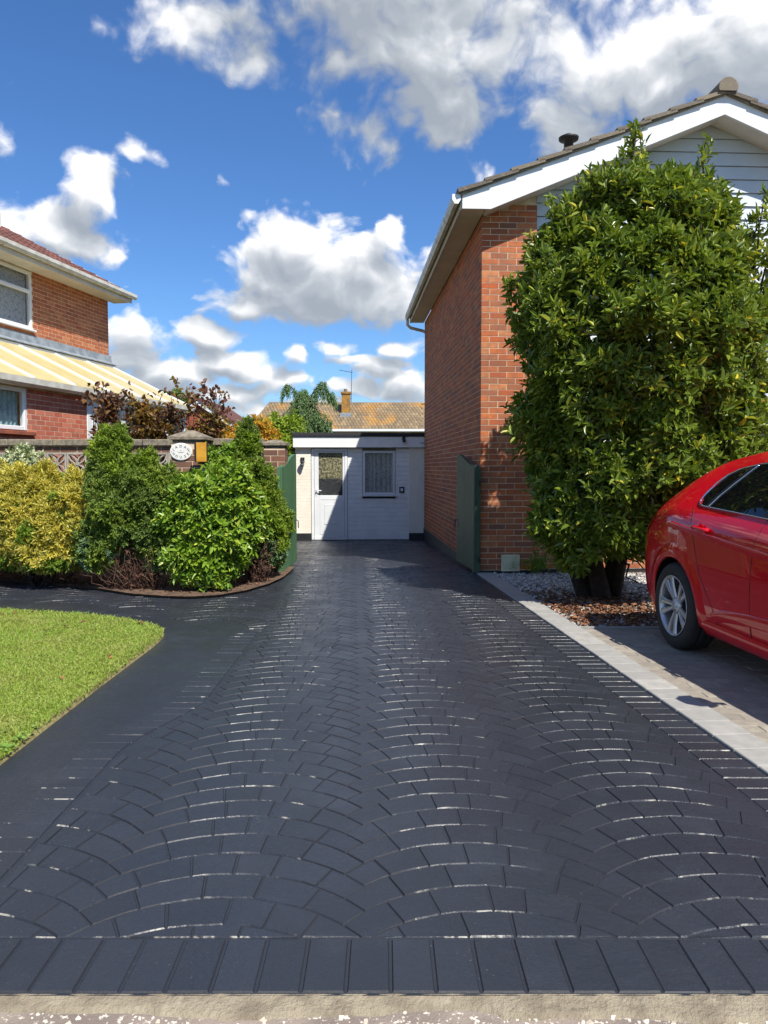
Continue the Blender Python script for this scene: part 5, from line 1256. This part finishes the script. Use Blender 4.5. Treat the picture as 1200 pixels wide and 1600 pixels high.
# weeds near the air vent
P = np.array([(1.98 + rnd.gauss(0, .10), 9.78 + rnd.gauss(0, .05), .05 + abs(rnd.gauss(0, .09))) for _ in range(60)])
plant('weed_tuft', 'small feathery weed growing at the house wall beside the vent', 'weed', (1.98, 9.78), [S_(P, nprng.normal(0, .5, (60, 3)) + [0, 0, 1.], 8, .05, .012, 'glossy')])

# behind the wall: bronze leaved trees, a lime shrub, a weeping cedar, trees far off
def twiggy(name, label, at, box, n, L, keys, seed, stems=9, per=4):
    r = random.Random(seed); (x0, x1), (y0, y1), (z0, z1) = box; st = []; P, D = [], []
    for s in range(stems):
        b = Vector((r.uniform(x0 + .1, x1 - .1), r.uniform(y0, y1), z1 - abs(r.gauss(0, .25)))); a = Vector((at[0] + r.gauss(0, .18), at[1] + r.gauss(0, .1), .0)); m = a.lerp(b, .5) + Vector((r.gauss(0, .1), 0, .05)); pts = [a, a.lerp(m, .5), m, m.lerp(b, .5) + Vector((r.gauss(0, .05), r.gauss(0, .05), 0)), b]; st.append((pts, .016, .004))
        for j in range(9):
            t = r.uniform(.45, .98); i = min(3, int(t * 4)); q = Vector(pts[i]).lerp(Vector(pts[i + 1]), t * 4 - i); e = q + Vector((r.gauss(0, .22), r.gauss(0, .2), r.gauss(.12, .12)))
            e.x = min(x1, max(x0, e.x)); st.append((wiggle(q, e, 3, .06), .006, .002))
            for k in range(n // (stems * 9)): 
                u = r.random(); w = q.lerp(e, u) + Vector((r.gauss(0, .05), r.gauss(0, .05), r.gauss(0, .05))); P.append(tuple(w)); D.append((r.gauss(0, .6), r.gauss(0, .6), r.gauss(.3, .5)))
    P, D = np.array(P), np.array(D); ks = np.array([keys[0] if (lump(p, 2.2, seed) > .0) else keys[1] for p in P])
    return plant(name, label, 'tree', at, [S_(P[ks == k], D[ks == k], per, L, L * .72, k, spread=(40, 100), back=1.0) for k in sorted(set(ks))], st)
twiggy('bronze_tree', 'thin bronze purple leaved small tree before the white conservatory post', (-4.25, 12.2), ((-4.65, -3.95), (11.9, 12.5), (1.5, 2.68)), 330, .075, ('bronze', 'bronze'), 5)
twiggy('bronze_tree', 'bushy olive and bronze leaved small tree behind the wall left of the sign pier', (-3.75, 12.4), ((-4.05, -3.25), (12.1, 12.7), (1.4, 2.58)), 520, .075, ('bronze_o', 'bronze'), 6, 11)
twiggy('bronze_tree', 'open bronze leaved small tree behind the pier with the yellow box', (-2.95, 12.6), ((-3.35, -2.35), (12.3, 12.9), (1.5, 2.66)), 400, .07, ('bronze', 'bronze_o'), 8, 11)
shrub('amber_shrub', 'amber tipped shrub behind the wall left of the end pier', 'shrub', (-2.75, 15), [((-2.9, 15, 1.7), (.35, .35, .45)), ((-2.45, 15.2, 1.85), (.32, .3, .5))], 700, 7, .07, .03, 'amber', 44, lumpy=.25, sc=3, spread=(30, 80), stems=6)
shrub('lime_shrub', 'light green leafy bush behind the end pier beside the annexe', 'shrub', (-2.9, 19), [((-3.0, 19, 1.6), (.62, .5, .95)), ((-2.55, 19.2, 1.8), (.6, .45, .85)), ((-3.5, 19.4, 1.5), (.5, .4, .7))], 1700, 7, .09, .04, 'limegreen', 45, lumpy=.25, sc=2.4, spread=(30, 80), stems=8)
# weeping cedar
sets = []; P, D, st = [], [], [((Vector((-3.15, 30, 0)), Vector((-3.2, 30, 2.4)), Vector((-3.1, 30, 4.3))), .12, .03)]
r = random.Random(91)
for i in range(40):
    t = r.random(); z = 1.6 + 2.5 * t ** .9; a = r.uniform(0, 6.28); ln = (1.55 - .9 * t) * r.uniform(.65, 1.2)
    q0 = Vector((-3.12, 30, z)); pts = []
    for k in range(9):
        s = k / 8; pts.append(q0 + Vector((math.cos(a) * ln * s, math.sin(a) * ln * s, .9 * s - 1.25 * s * s)))
    st.append((pts, .03, .006))
    for k in range(1, 9):
        for h in range(3):                                    # hanging strands
            b = pts[k - 1].lerp(pts[k], r.random()) + Vector((r.gauss(0, .05), r.gauss(0, .05), 0)); dl = r.uniform(.15, .62) * (.5 + k / 12)
            for q in range(int(dl / .05)): P.append((b.x + r.gauss(0, .012), b.y + r.gauss(0, .012), b.z - q * .05)); D.append((r.gauss(0, .25), r.gauss(0, .25), -1))
for hx, hz, ln in ((-3.62, 4.5, 1), (-2.50, 4.6, -1), (-3.0, 4.3, 1), (-2.2, 4.2, -1)):                   # the nodding leaders
    pts = [Vector((-3.1, 30, 3.2)), Vector(((-3.1 + hx) / 2, 30, 4.2)), Vector((hx, 30, hz)), Vector((hx + .2 * -ln, 30, hz + .02)), Vector((hx - .36 * ln, 30, hz - .35))]; st.append((pts, .03, .006))
    for k in range(1, 5):
        for j in range(9):
            b = pts[k - 1].lerp(pts[k], r.random()); dl = r.uniform(.1, .55)
            for q in range(int(dl / .05)): P.append((b.x + r.gauss(0, .012), b.y + r.gauss(0, .03), b.z - q * .05)); D.append((r.gauss(0, .25), r.gauss(0, .25), -1))
plant('weeping_cedar', 'weeping green cedar rising behind the white annexe', 'tree', (-3.15, 30), [S_(np.array(P), np.array(D), 4, .12, .022, 'cedar', spread=(10, 50))], st)
shrub('distant_tree', 'small dark round tree top beyond the conservatory roof', 'tree', (-12.2, 44), [((-12.2, 44, 4.4), (1.2, 1.0, 1.2)), ((-12.9, 44.2, 3.6), (1.0, .9, 1.3)), ((-11.5, 44, 3.6), (.9, .9, 1.3))], 900, 7, .22, .1, 'conifer', 52, lumpy=.25, sc=1.2, spread=(30, 80), stems=4)
# ------------------------------------------------------------------ the red car
M['carred'] = mat('red_car_paint', (.60, .004, .014), .5, coat=1.0, spec=.05)
M['carred'].node_tree.nodes['Principled BSDF'].inputs['Coat Roughness'].default_value = .015
M['tyre'] = mat('tyre_rubber', S(34, 34, 35), .8, var=S(42, 41, 40), vscale=20, bump=.15, bscale=120)
M['alloy'] = mat('silver_alloy', S(186, 188, 192), .32, metal=.75)
M['chrome'] = mat('chrome', S(214, 216, 220), .12, metal=1.)
M['carglass'] = glass('tinted_car_glass', S(14, 16, 18), .01); M['carglass'].node_tree.nodes['Principled BSDF'].inputs['Specular IOR Level'].default_value = .8
M['trim'] = mat('black_trim', S(20, 20, 21), .5)
M['lampred'] = mat('red_lamp', S(150, 8, 14), .08, coat=1.)
M['lampclear'] = mat('clear_lamp', S(190, 196, 200), .06, coat=1., metal=.4)
CA = R(4.6)                                                  # local -y is the nose, +y the tail
car = thing('parked_car', 'shiny red hatchback car parked on the grey block paving', 'car', (3.05, 5.75, 0), CA)
RO, WB = .80, 2.685                                          # tail overhang, wheelbase; local y = 0 at the rear axle
def ip(tab, x):
    if x <= tab[0][0]: return tab[0][1]
    for (a, b), (c, d) in zip(tab, tab[1:]):
        if x <= c:
            t = (x - a) / (c - a); return b + (d - b) * t
    return tab[-1][1]
def sm(tab, x, e=.06): return (ip(tab, x - e) + ip(tab, x) * 2 + ip(tab, x + e)) / 4
# s = distance from the tail towards the nose
ROOF = [(0, .60), (.02, .74), (.06, .90), (.13, .955), (.20, .995), (.30, 1.06), (.44, 1.18), (.60, 1.32), (.74, 1.415), (.88, 1.45), (1.15, 1.49), (1.5, 1.51), (1.9, 1.505), (2.25, 1.47), (2.6, 1.34), (2.95, 1.17), (3.25, 1.02), (3.5, .965), (3.8, .90), (4.1, .80), (4.3, .68), (4.40, .56)]
BELT = [(0, .60), (.06, .85), (.13, .93), (.20, .96), (.34, 1.01), (.6, 1.05), (1.0, 1.035), (1.6, 1.0), (2.2, .965), (2.8, .94), (3.25, .92), (3.6, .86), (4.0, .78), (4.3, .66), (4.40, .55)]
HALF = [(0, .65), (.03, .75), (.08, .81), (.16, .85), (.3, .882), (.5, .898), (.8, .912), (1.3, .908), (2.2, .905), (2.9, .905), (3.4, .90), (3.8, .86), (4.1, .77), (4.28, .64), (4.40, .44)]
SILL = [(0, .30), (.1, .25), (.4, .20), (3.6, .19), (4.2, .20), (4.40, .26)]
def section(s):
    zr, zb, w, zs = sm(ROOF, s), sm(BELT, s), sm(HALF, s), ip(SILL, s)
    zb = min(zb, zr - .012); g = zr - zb                     # height of the glasshouse here
    mid = zs + (zb - zs) * .5; k = min(1, g / .42)
    pts = [(0, zs), (w * .86, zs), (w - .05, zs + .035), (w - .018, zs + .14), (w - .004, zs + (mid - zs) * .75), (w, mid + .02), (w - .004, mid + (zb - mid) * .45), (w - .016, mid + (zb - mid) * .74), (w - .038, zb - .05 * min(1, (zb - zs) / .5)), (w - .068, zb)]
    ti = .345 * k; wt = w - .068 - ti
    gl = [(w - .068 - ti * t - .012 * math.sin(t * 3.14) * -1 * k, zb + g * (.86 * t)) for t in (.08, .3, .55, .8, 1.)]
    rf = [(wt - .045 * k - .02 * (1 - k), zb + g * .93), (wt * .84 - .04 * k, zb + g * .972), (wt * .5, zb + g * .992), (0, zr)]
    return pts + gl + rf
stn = sorted(set([0, .015, .04, .08, .12, .17, .22, .28, .34, .40, .46, .52, .58, .66, .75, .85, .95] + [1.05 + .13 * i for i in range(25)] + [4.2, 4.26, 4.31, 4.36, 4.40]))
stn = [s for s in stn if s <= 4.40]
def side_w(s, z):
    q = section(s)
    for (a, b), (c, d) in zip(q[1:], q[2:]):
        if b <= z <= d: return a + (c - a) * ((z - b) / max(1e-6, d - b))
    return 0.
secs = [section(s) for s in stn]; m = len(secs[0]); ring = 2 * m - 2
bm = bmesh.new(); rings = []
for s, q in zip(stn, secs):
    y = RO - s; full = [(x, z) for x, z in q] + [(-x, z) for x, z in q[-2:0:-1]]
    rings.append([bm.verts.new((x, y, z)) for x, z in full])
for a, b in zip(rings, rings[1:]):
    for i in range(ring): bm.faces.new((a[i], a[(i + 1) % ring], b[(i + 1) % ring], b[i]))
bm.faces.new(rings[0][::-1]); bm.faces.new(rings[-1])
bmesh.ops.recalc_face_normals(bm, faces=bm.faces)
me = bpy.data.meshes.new('body'); bm.to_mesh(me); bm.free(); me.materials.append(M['carred']); me.materials.append(M['trim'])
tmp = bpy.data.objects.new('tmp', me); col.objects.link(tmp)
su = tmp.modifiers.new('s', 'SUBSURF'); su.levels = 2; su.render_levels = 2
cut = []
for yw in (0, -WB):                                          # wheel arches are cut out of the shell
    c = MB(); c.lathe([(0, -1.2), (.365, -1.2), (.365, -.55)] + [(.365, -.55), (0, -.55)], (0, yw, .325), 0, 40); c.lathe([(0, .55), (.365, .55), (.365, 1.2), (0, 1.2)], (0, yw, .325), 0, 40)
    cm = c.mesh('cut', M['trim']); b_ = bmesh.new(); b_.from_mesh(cm); bmesh.ops.remove_doubles(b_, verts=b_.verts, dist=1e-5); bmesh.ops.recalc_face_normals(b_, faces=b_.faces); b_.to_mesh(cm); b_.free()
    co = bpy.data.objects.new('cut', cm); col.objects.link(co); cut.append(co)
    bo = tmp.modifiers.new('b', 'BOOLEAN'); bo.operation = 'DIFFERENCE'; bo.object = co; bo.solver = 'EXACT'
    try: bo.material_mode = 'TRANSFER'
    except Exception: pass
dg = bpy.context.evaluated_depsgraph_get(); dg.update()
bme = bpy.data.meshes.new_from_object(tmp.evaluated_get(dg)); bme.name = 'body'
for o in [tmp] + cut: bpy.data.objects.remove(o)
for p in bme.polygons: p.use_smooth = True
try: bme.set_sharp_from_angle(angle=R(38))
except Exception: pass
body = link('body', bme, car)
def flank(name, outline, m, off=.004, parent=car, both=True, n=26, thick=.0):
    """a panel lying on the flank inside a side-view outline of (s, z) points"""
    ss = [p[0] for p in outline]; s0, s1 = min(ss), max(ss)
    def span(s):
        zs = []
        for i in range(len(outline)):
            (a, b), (c, d) = outline[i], outline[(i + 1) % len(outline)]
            if (a <= s < c) or (c <= s < a): zs.append(b + (d - b) * (s - a) / (c - a))
        return (min(zs), max(zs)) if len(zs) > 1 else None
    res = []
    for sg in ((1, -1) if both else (-1,)):
        mb = MB(); cols = []
        for i in range(n + 1):
            s = s0 + (s1 - s0) * min(.9995, max(.0005, i / n)); z = span(s)
            if z: cols.append([(sg * (side_w(s, z[0] + (z[1] - z[0]) * j / 8) + off), RO - s, z[0] + (z[1] - z[0]) * j / 8) for j in range(9)])
        vs = [p for c in cols for p in c]; mb.add(vs, [[i * 9 + j, i * 9 + j + 1, (i + 1) * 9 + j + 1, (i + 1) * 9 + j] for i in range(len(cols) - 1) for j in range(8)], smooth=True)
        res.append(mb.build(name, m, parent))
    return res
def roofline(s, d): return ip(ROOF, s) - d
WIN_R = [(.80, 1.085), (.79, 1.15), (.83, 1.235), (.93, 1.30), (1.02, 1.325), (1.035, 1.085)]
win = flank('side_window', [(.955, 1.10), (.945, 1.16), (.96, 1.235), (1.015, 1.30), (1.12, 1.342), (1.35, 1.378), (1.70, 1.385), (2.05, 1.365), (2.4, 1.28), (2.75, 1.13), (2.93, 1.01), (2.93, 1.0), (2.2, 1.02), (1.5, 1.058), (.98, 1.086)], M['carglass'], .004)
# bright strip round the side windows, the division bars, the door shut lines
def rim(pts, r, m, name, both=True, off=.006, parent=car, nseg=5):
    for sg in ((1, -1) if both else (-1,)):
        q = MB(); pp = []
        for (a, b), (c, d) in zip(pts, pts[1:]):
            for i in range(nseg): t = i / nseg; pp.append((a + (c - a) * t, b + (d - b) * t))
        pp.append(pts[-1]); q.tube([(sg * (side_w(s, z) + off), RO - s, z) for s, z in pp], r, 5); q.build(name, m, parent)
rim([(2.93, 1.005), (2.2, 1.02), (1.5, 1.058), (1.03, 1.083), (.98, 1.091), (.952, 1.115), (.946, 1.16), (.961, 1.235), (1.015, 1.30), (1.12, 1.343), (1.35, 1.379), (1.7, 1.386), (2.05, 1.366), (2.4, 1.282), (2.75, 1.132), (2.93, 1.01)], .0065, M['chrome'], 'window_trim')
rim([(1.12, 1.080), (1.15, 1.15), (1.22, 1.25), (1.31, 1.370)], .005, M['chrome'], 'window_divider', off=.007)
flank('window_pillar', [(1.075, 1.083), (1.10, 1.15), (1.165, 1.25), (1.235, 1.35), (1.305, 1.364), (1.215, 1.25), (1.145, 1.15), (1.115, 1.081)], M['trim'], .0055)
flank('window_pillar', [(1.78, 1.045), (1.80, 1.38), (1.90, 1.375), (1.88, 1.04)], M['trim'], .0055)
seam = lambda pts: rim(pts, .0024, M['trim'], 'door_gap', off=-.0006)
seam([(.93, 1.07), (1.02, .98), (1.12, .80), (1.20, .62), (1.33, .46), (1.42, .33), (1.45, .25)]); seam([(1.84, 1.04), (1.83, .7), (1.82, .25)]); seam([(3.02, .95), (3.0, .6), (2.94, .25)]); seam([(1.45, .262), (2.2, .258), (2.94, .255)])
for s0 in (1.09, 2.0):                                       # door handles, one a side and door
    for sg in (1, -1):
        h = MB(); pts = [(s0 + .20 * t, .935 - .010 * t) for t in (0, .12, .3, .55, .8, .95, 1.)]
        h.tube([(sg * (side_w(s, z) + (.004 if i in (0, 6) else .026)), RO - s, z) for i, (s, z) in enumerate(pts)], .015, 8); h.build('door_handle', M['carred'], car)
        b = MB(); b.lathe([(0, 0.001), (.036, .001), (.040, -.004)], (sg * (side_w(s0 + .09, .93) - .0), RO - s0 - .09, .925), 0, 14); b.build('handle_recess', M['carred'], car)
# a pressed crease along the doors, the sill skirt
def crease(pts, w, h, name, m=M['carred']):
    for sg in (1, -1):
        mb = MB(); rows = []
        for s, z in pts:
            rows.append([(sg * (side_w(s, z + d) + o), RO - s, z + d) for d, o in ((-w, .0005), (-w * .25, h * .8), (0, h), (w * .3, .0005))])
        mb.add([p for r_ in rows for p in r_], [[i * 4 + j, i * 4 + j + 1, (i + 1) * 4 + j + 1, (i + 1) * 4 + j] for i in range(len(rows) - 1) for j in range(3)], smooth=True); mb.build(name, m, car)
crease([(.72 + .1 * i, .945 - .010 * i + .0001 * i * i) for i in range(22)], .035, .006, 'shoulder_crease')
crease([(1.35, .36), (1.5, .40), (1.8, .43), (2.2, .45), (2.6, .47), (2.9, .50)], .06, .012, 'door_crease')
rows = [(.435 + .0, 0)]
for sg in (1, -1):                                            # flared lips of the wheel arches, sill skirts
    for yw in (0, -WB):
        mb = MB(); n = 34; lip = []
        for i in range(n + 1):
            a = R(-18 + 216 * i / n); cyy, cz = math.cos(a), math.sin(a); row = []
            for rr, o in ((.366, -.07), (.366, .014), (.385, .018), (.43, .010), (.475, -.003)):
                y, z = yw + rr * cyy, .325 + rr * cz; s = RO - y; z = max(z, .2); row.append((sg * (side_w(min(4.38, max(.02, s)), z) + o), y, z))
            lip.append(row)
        k = 5; mb.add([p for r_ in lip for p in r_], [[i * k + j, i * k + j + 1, (i + 1) * k + j + 1, (i + 1) * k + j] for i in range(n) for j in range(k - 1)], smooth=True); mb.build('wheel_arch', M['carred'], car)
    mb = MB(); rows = []
    for i in range(15):
        s = 1.22 + (2.98 - 1.22) * i / 14; rows.append([(sg * (side_w(s, .30) + .004), RO - s, .305), (sg * (side_w(s, .27) + .022), RO - s, .27), (sg * (side_w(s, .22) + .02), RO - s, .20), (sg * .74, RO - s, .165)])
    mb.add([p for r_ in rows for p in r_], [[i * 4 + j, i * 4 + j + 1, (i + 1) * 4 + j + 1, (i + 1) * 4 + j] for i in range(14) for j in range(3)], smooth=True); mb.build('sill_skirt', M['carred'], car)
# wheels: tyre, barrel, twin-spoke alloy, cap
def wheel(x, y, sg):
    w = MB(); T = .215; R_ = .325
    prof_ = [(.222, -T / 2 + .012), (.235, -T / 2), (.275, -T / 2 - .006), (.305, -T / 2 + .004), (.320, -T / 2 + .022), (R_, -.05), (R_, -.034), (R_ - .008, -.032), (R_ - .008, -.026), (R_, -.024), (R_, .024), (R_ - .008, .026), (R_ - .008, .032), (R_, .034), (R_, .05), (.320, T / 2 - .022), (.305, T / 2 - .004), (.275, T / 2 + .006), (.235, T / 2), (.222, T / 2 - .012)]
    w.lathe(prof_, (0, 0, 0), 0, 44); tyre = w.build('wheel', M['tyre'], car, loc=(x, y, .325))
    q = MB(); o = sg * (T / 2 - .006); L = lambda h: o + sg * h
    q.lathe([(.226, L(.004)), (.228, L(.008)), (.216, L(.006)), (.208, L(-.012)), (.20, L(-.07)), (.196, -o)], (0, 0, 0), 0, 44); q.build('rim', M['alloy'], tyre)
    d = MB(); d.lathe([(0, L(-.09)), (.15, L(-.09)), (.15, L(-.10)), (.2, L(-.1))], (0, 0, 0), 0, 30); d.build('brake_disc', mat('brake_metal', S(96, 92, 90), .5, metal=.6) if 'bd' not in M else M['bd'], tyre)
    for k in range(10):
        a = 2 * math.pi * (k + (.16 if k % 2 else -.16) + .25) / 10; s = MB(); ca_, sa_ = math.cos(a), math.sin(a)
        def pt(r, wd, h): return (L(h), r * ca_ - wd * sa_, r * sa_ + wd * ca_)
        st = [(.045, .016, -.022), (.09, .0165, -.014), (.14, .019, -.006), (.18, .024, -.002), (.213, .030, -.001)]
        vs = []
        for r, wd, h in st: vs += [pt(r, -wd, h - .012), pt(r, -wd * .7, h), pt(r, 0, h + .002), pt(r, wd * .7, h), pt(r, wd, h - .012), pt(r, 0, h - .03)]
        s.add(vs, [[i * 6 + j, i * 6 + (j + 1) % 6, (i + 1) * 6 + (j + 1) % 6, (i + 1) * 6 + j] for i in range(4) for j in range(6)] + [[24, 25, 26, 27, 28, 29]], smooth=False); s.build('spoke', M['alloy'], tyre)
    c = MB(); c.lathe([(.062, L(-.04)), (.06, L(-.018)), (.05, L(-.012)), (.036, L(-.010)), (.034, L(-.006)), (.0, L(-.004))], (0, 0, 0), 0, 24); c.build('hub', M['alloy'], tyre)
    e = MB(); e.lathe([(.024, L(-.0035)), (.024, L(-.001)), (.019, L(-.001)), (.019, L(-.0035))], (0, 0, 0), 0, 20); e.box((min(L(-.0035), L(-.0015)), -.02, -.003), (max(L(-.0035), L(-.0015)), .02, .003)); e.build('hub_emblem', M['chrome'], tyre)
    for k in range(5):
        a = 2 * math.pi * (k + .5) / 5; b = MB(); b.lathe([(.009, L(-.022)), (.008, L(-.012)), (0, L(-.011))], (0, .047 * math.cos(a), .047 * math.sin(a)), 0, 8); b.build('wheel_nut', M['chrome'], tyre)
M['bd'] = mat('brake_metal', S(70, 68, 66), .6, metal=.5)
for yw in (0, -WB):
    for sg in (1, -1): wheel(sg * .795, yw, sg)
mb = MB(); mb.box((-.70, -3.2, .18), (.70, .62, .30)); mb.box((-.45, -3.2, .30), (.45, .62, .72)); mb.build('underbody', M['trim'], car)
# tail: lamps, rear window, plate, wiper; nose: lamps, grille, windscreen, mirrors
flank('tail_light', [(.045, .80), (.06, .99), (.16, 1.03), (.34, 1.0), (.36, .93), (.2, .82)], M['lampred'], .004)
def deck(name, m, s0, s1, wfun, off, n=14, idx0=14):
    mb = MB(); rows = []
    for i in range(n + 1):
        s = s0 + (s1 - s0) * i / n; q = section(s); row = []
        zr = sm(ROOF, s); e = .01; dz = (sm(ROOF, s + e) - sm(ROOF, s - e)) / (2 * e); nn = Vector((0, dz, 1)).normalized()
        for j in range(-6, 7):
            x = wfun(s) * j / 6; z = zr
            up = q[13:]
            for (a, b), (c, d) in zip(up, up[1:]):
                if c <= abs(x) <= a: z = b + (d - b) * ((a - abs(x)) / max(1e-6, a - c))
            row.append((x, RO - s + nn.y * off, z + nn.z * off))
        rows.append(row)
    mb.add([p for r_ in rows for p in r_], [[i * 13 + j, i * 13 + j + 1, (i + 1) * 13 + j + 1, (i + 1) * 13 + j] for i in range(n) for j in range(12)], smooth=True); mb.build(name, m, car)
deck('rear_window', M['carglass'], .24, .54, lambda s: .50, .006)
deck('windscreen', M['carglass'], 2.30, 3.20, lambda s: .52 + .10 * (s - 2.3), .006)
flank('headlight', [(3.85, .66), (3.9, .80), (4.12, .76), (4.28, .66), (4.24, .60), (4.0, .60)], M['lampclear'], .004)
q = MB(); q.box((-.45, -3.618, .42), (.45, -3.595, .62), bev=.01); q.build('grille', M['trim'], car)
q = MB(); q.box((-.26, .80, .62), (.26, .815, .73), bev=.004); q.build('number_plate', mat('blank_yellow_plate', S(226, 196, 70), .5), car)
for sg in (1, -1):
    q = MB(); q.lathe([(0, -.09), (.05, -.085), (.085, -.04), (.09, .03), (.07, .075), (0, .08)], (sg * 1.0, RO - 2.78, 1.02), 0, 16); q.build('door_mirror', M['carred'], car)
    q = MB(); q.tube([(sg * .86, RO - 2.80, .99), (sg * .95, RO - 2.79, 1.0)], .022, 8); q.build('mirror_arm', M['trim'], car)
q = MB(); q.tube([(0, RO - .62, 1.44), (0, RO - .56, 1.50)], .012, 6, r1=.006); q.build('roof_antenna', M['trim'], car)
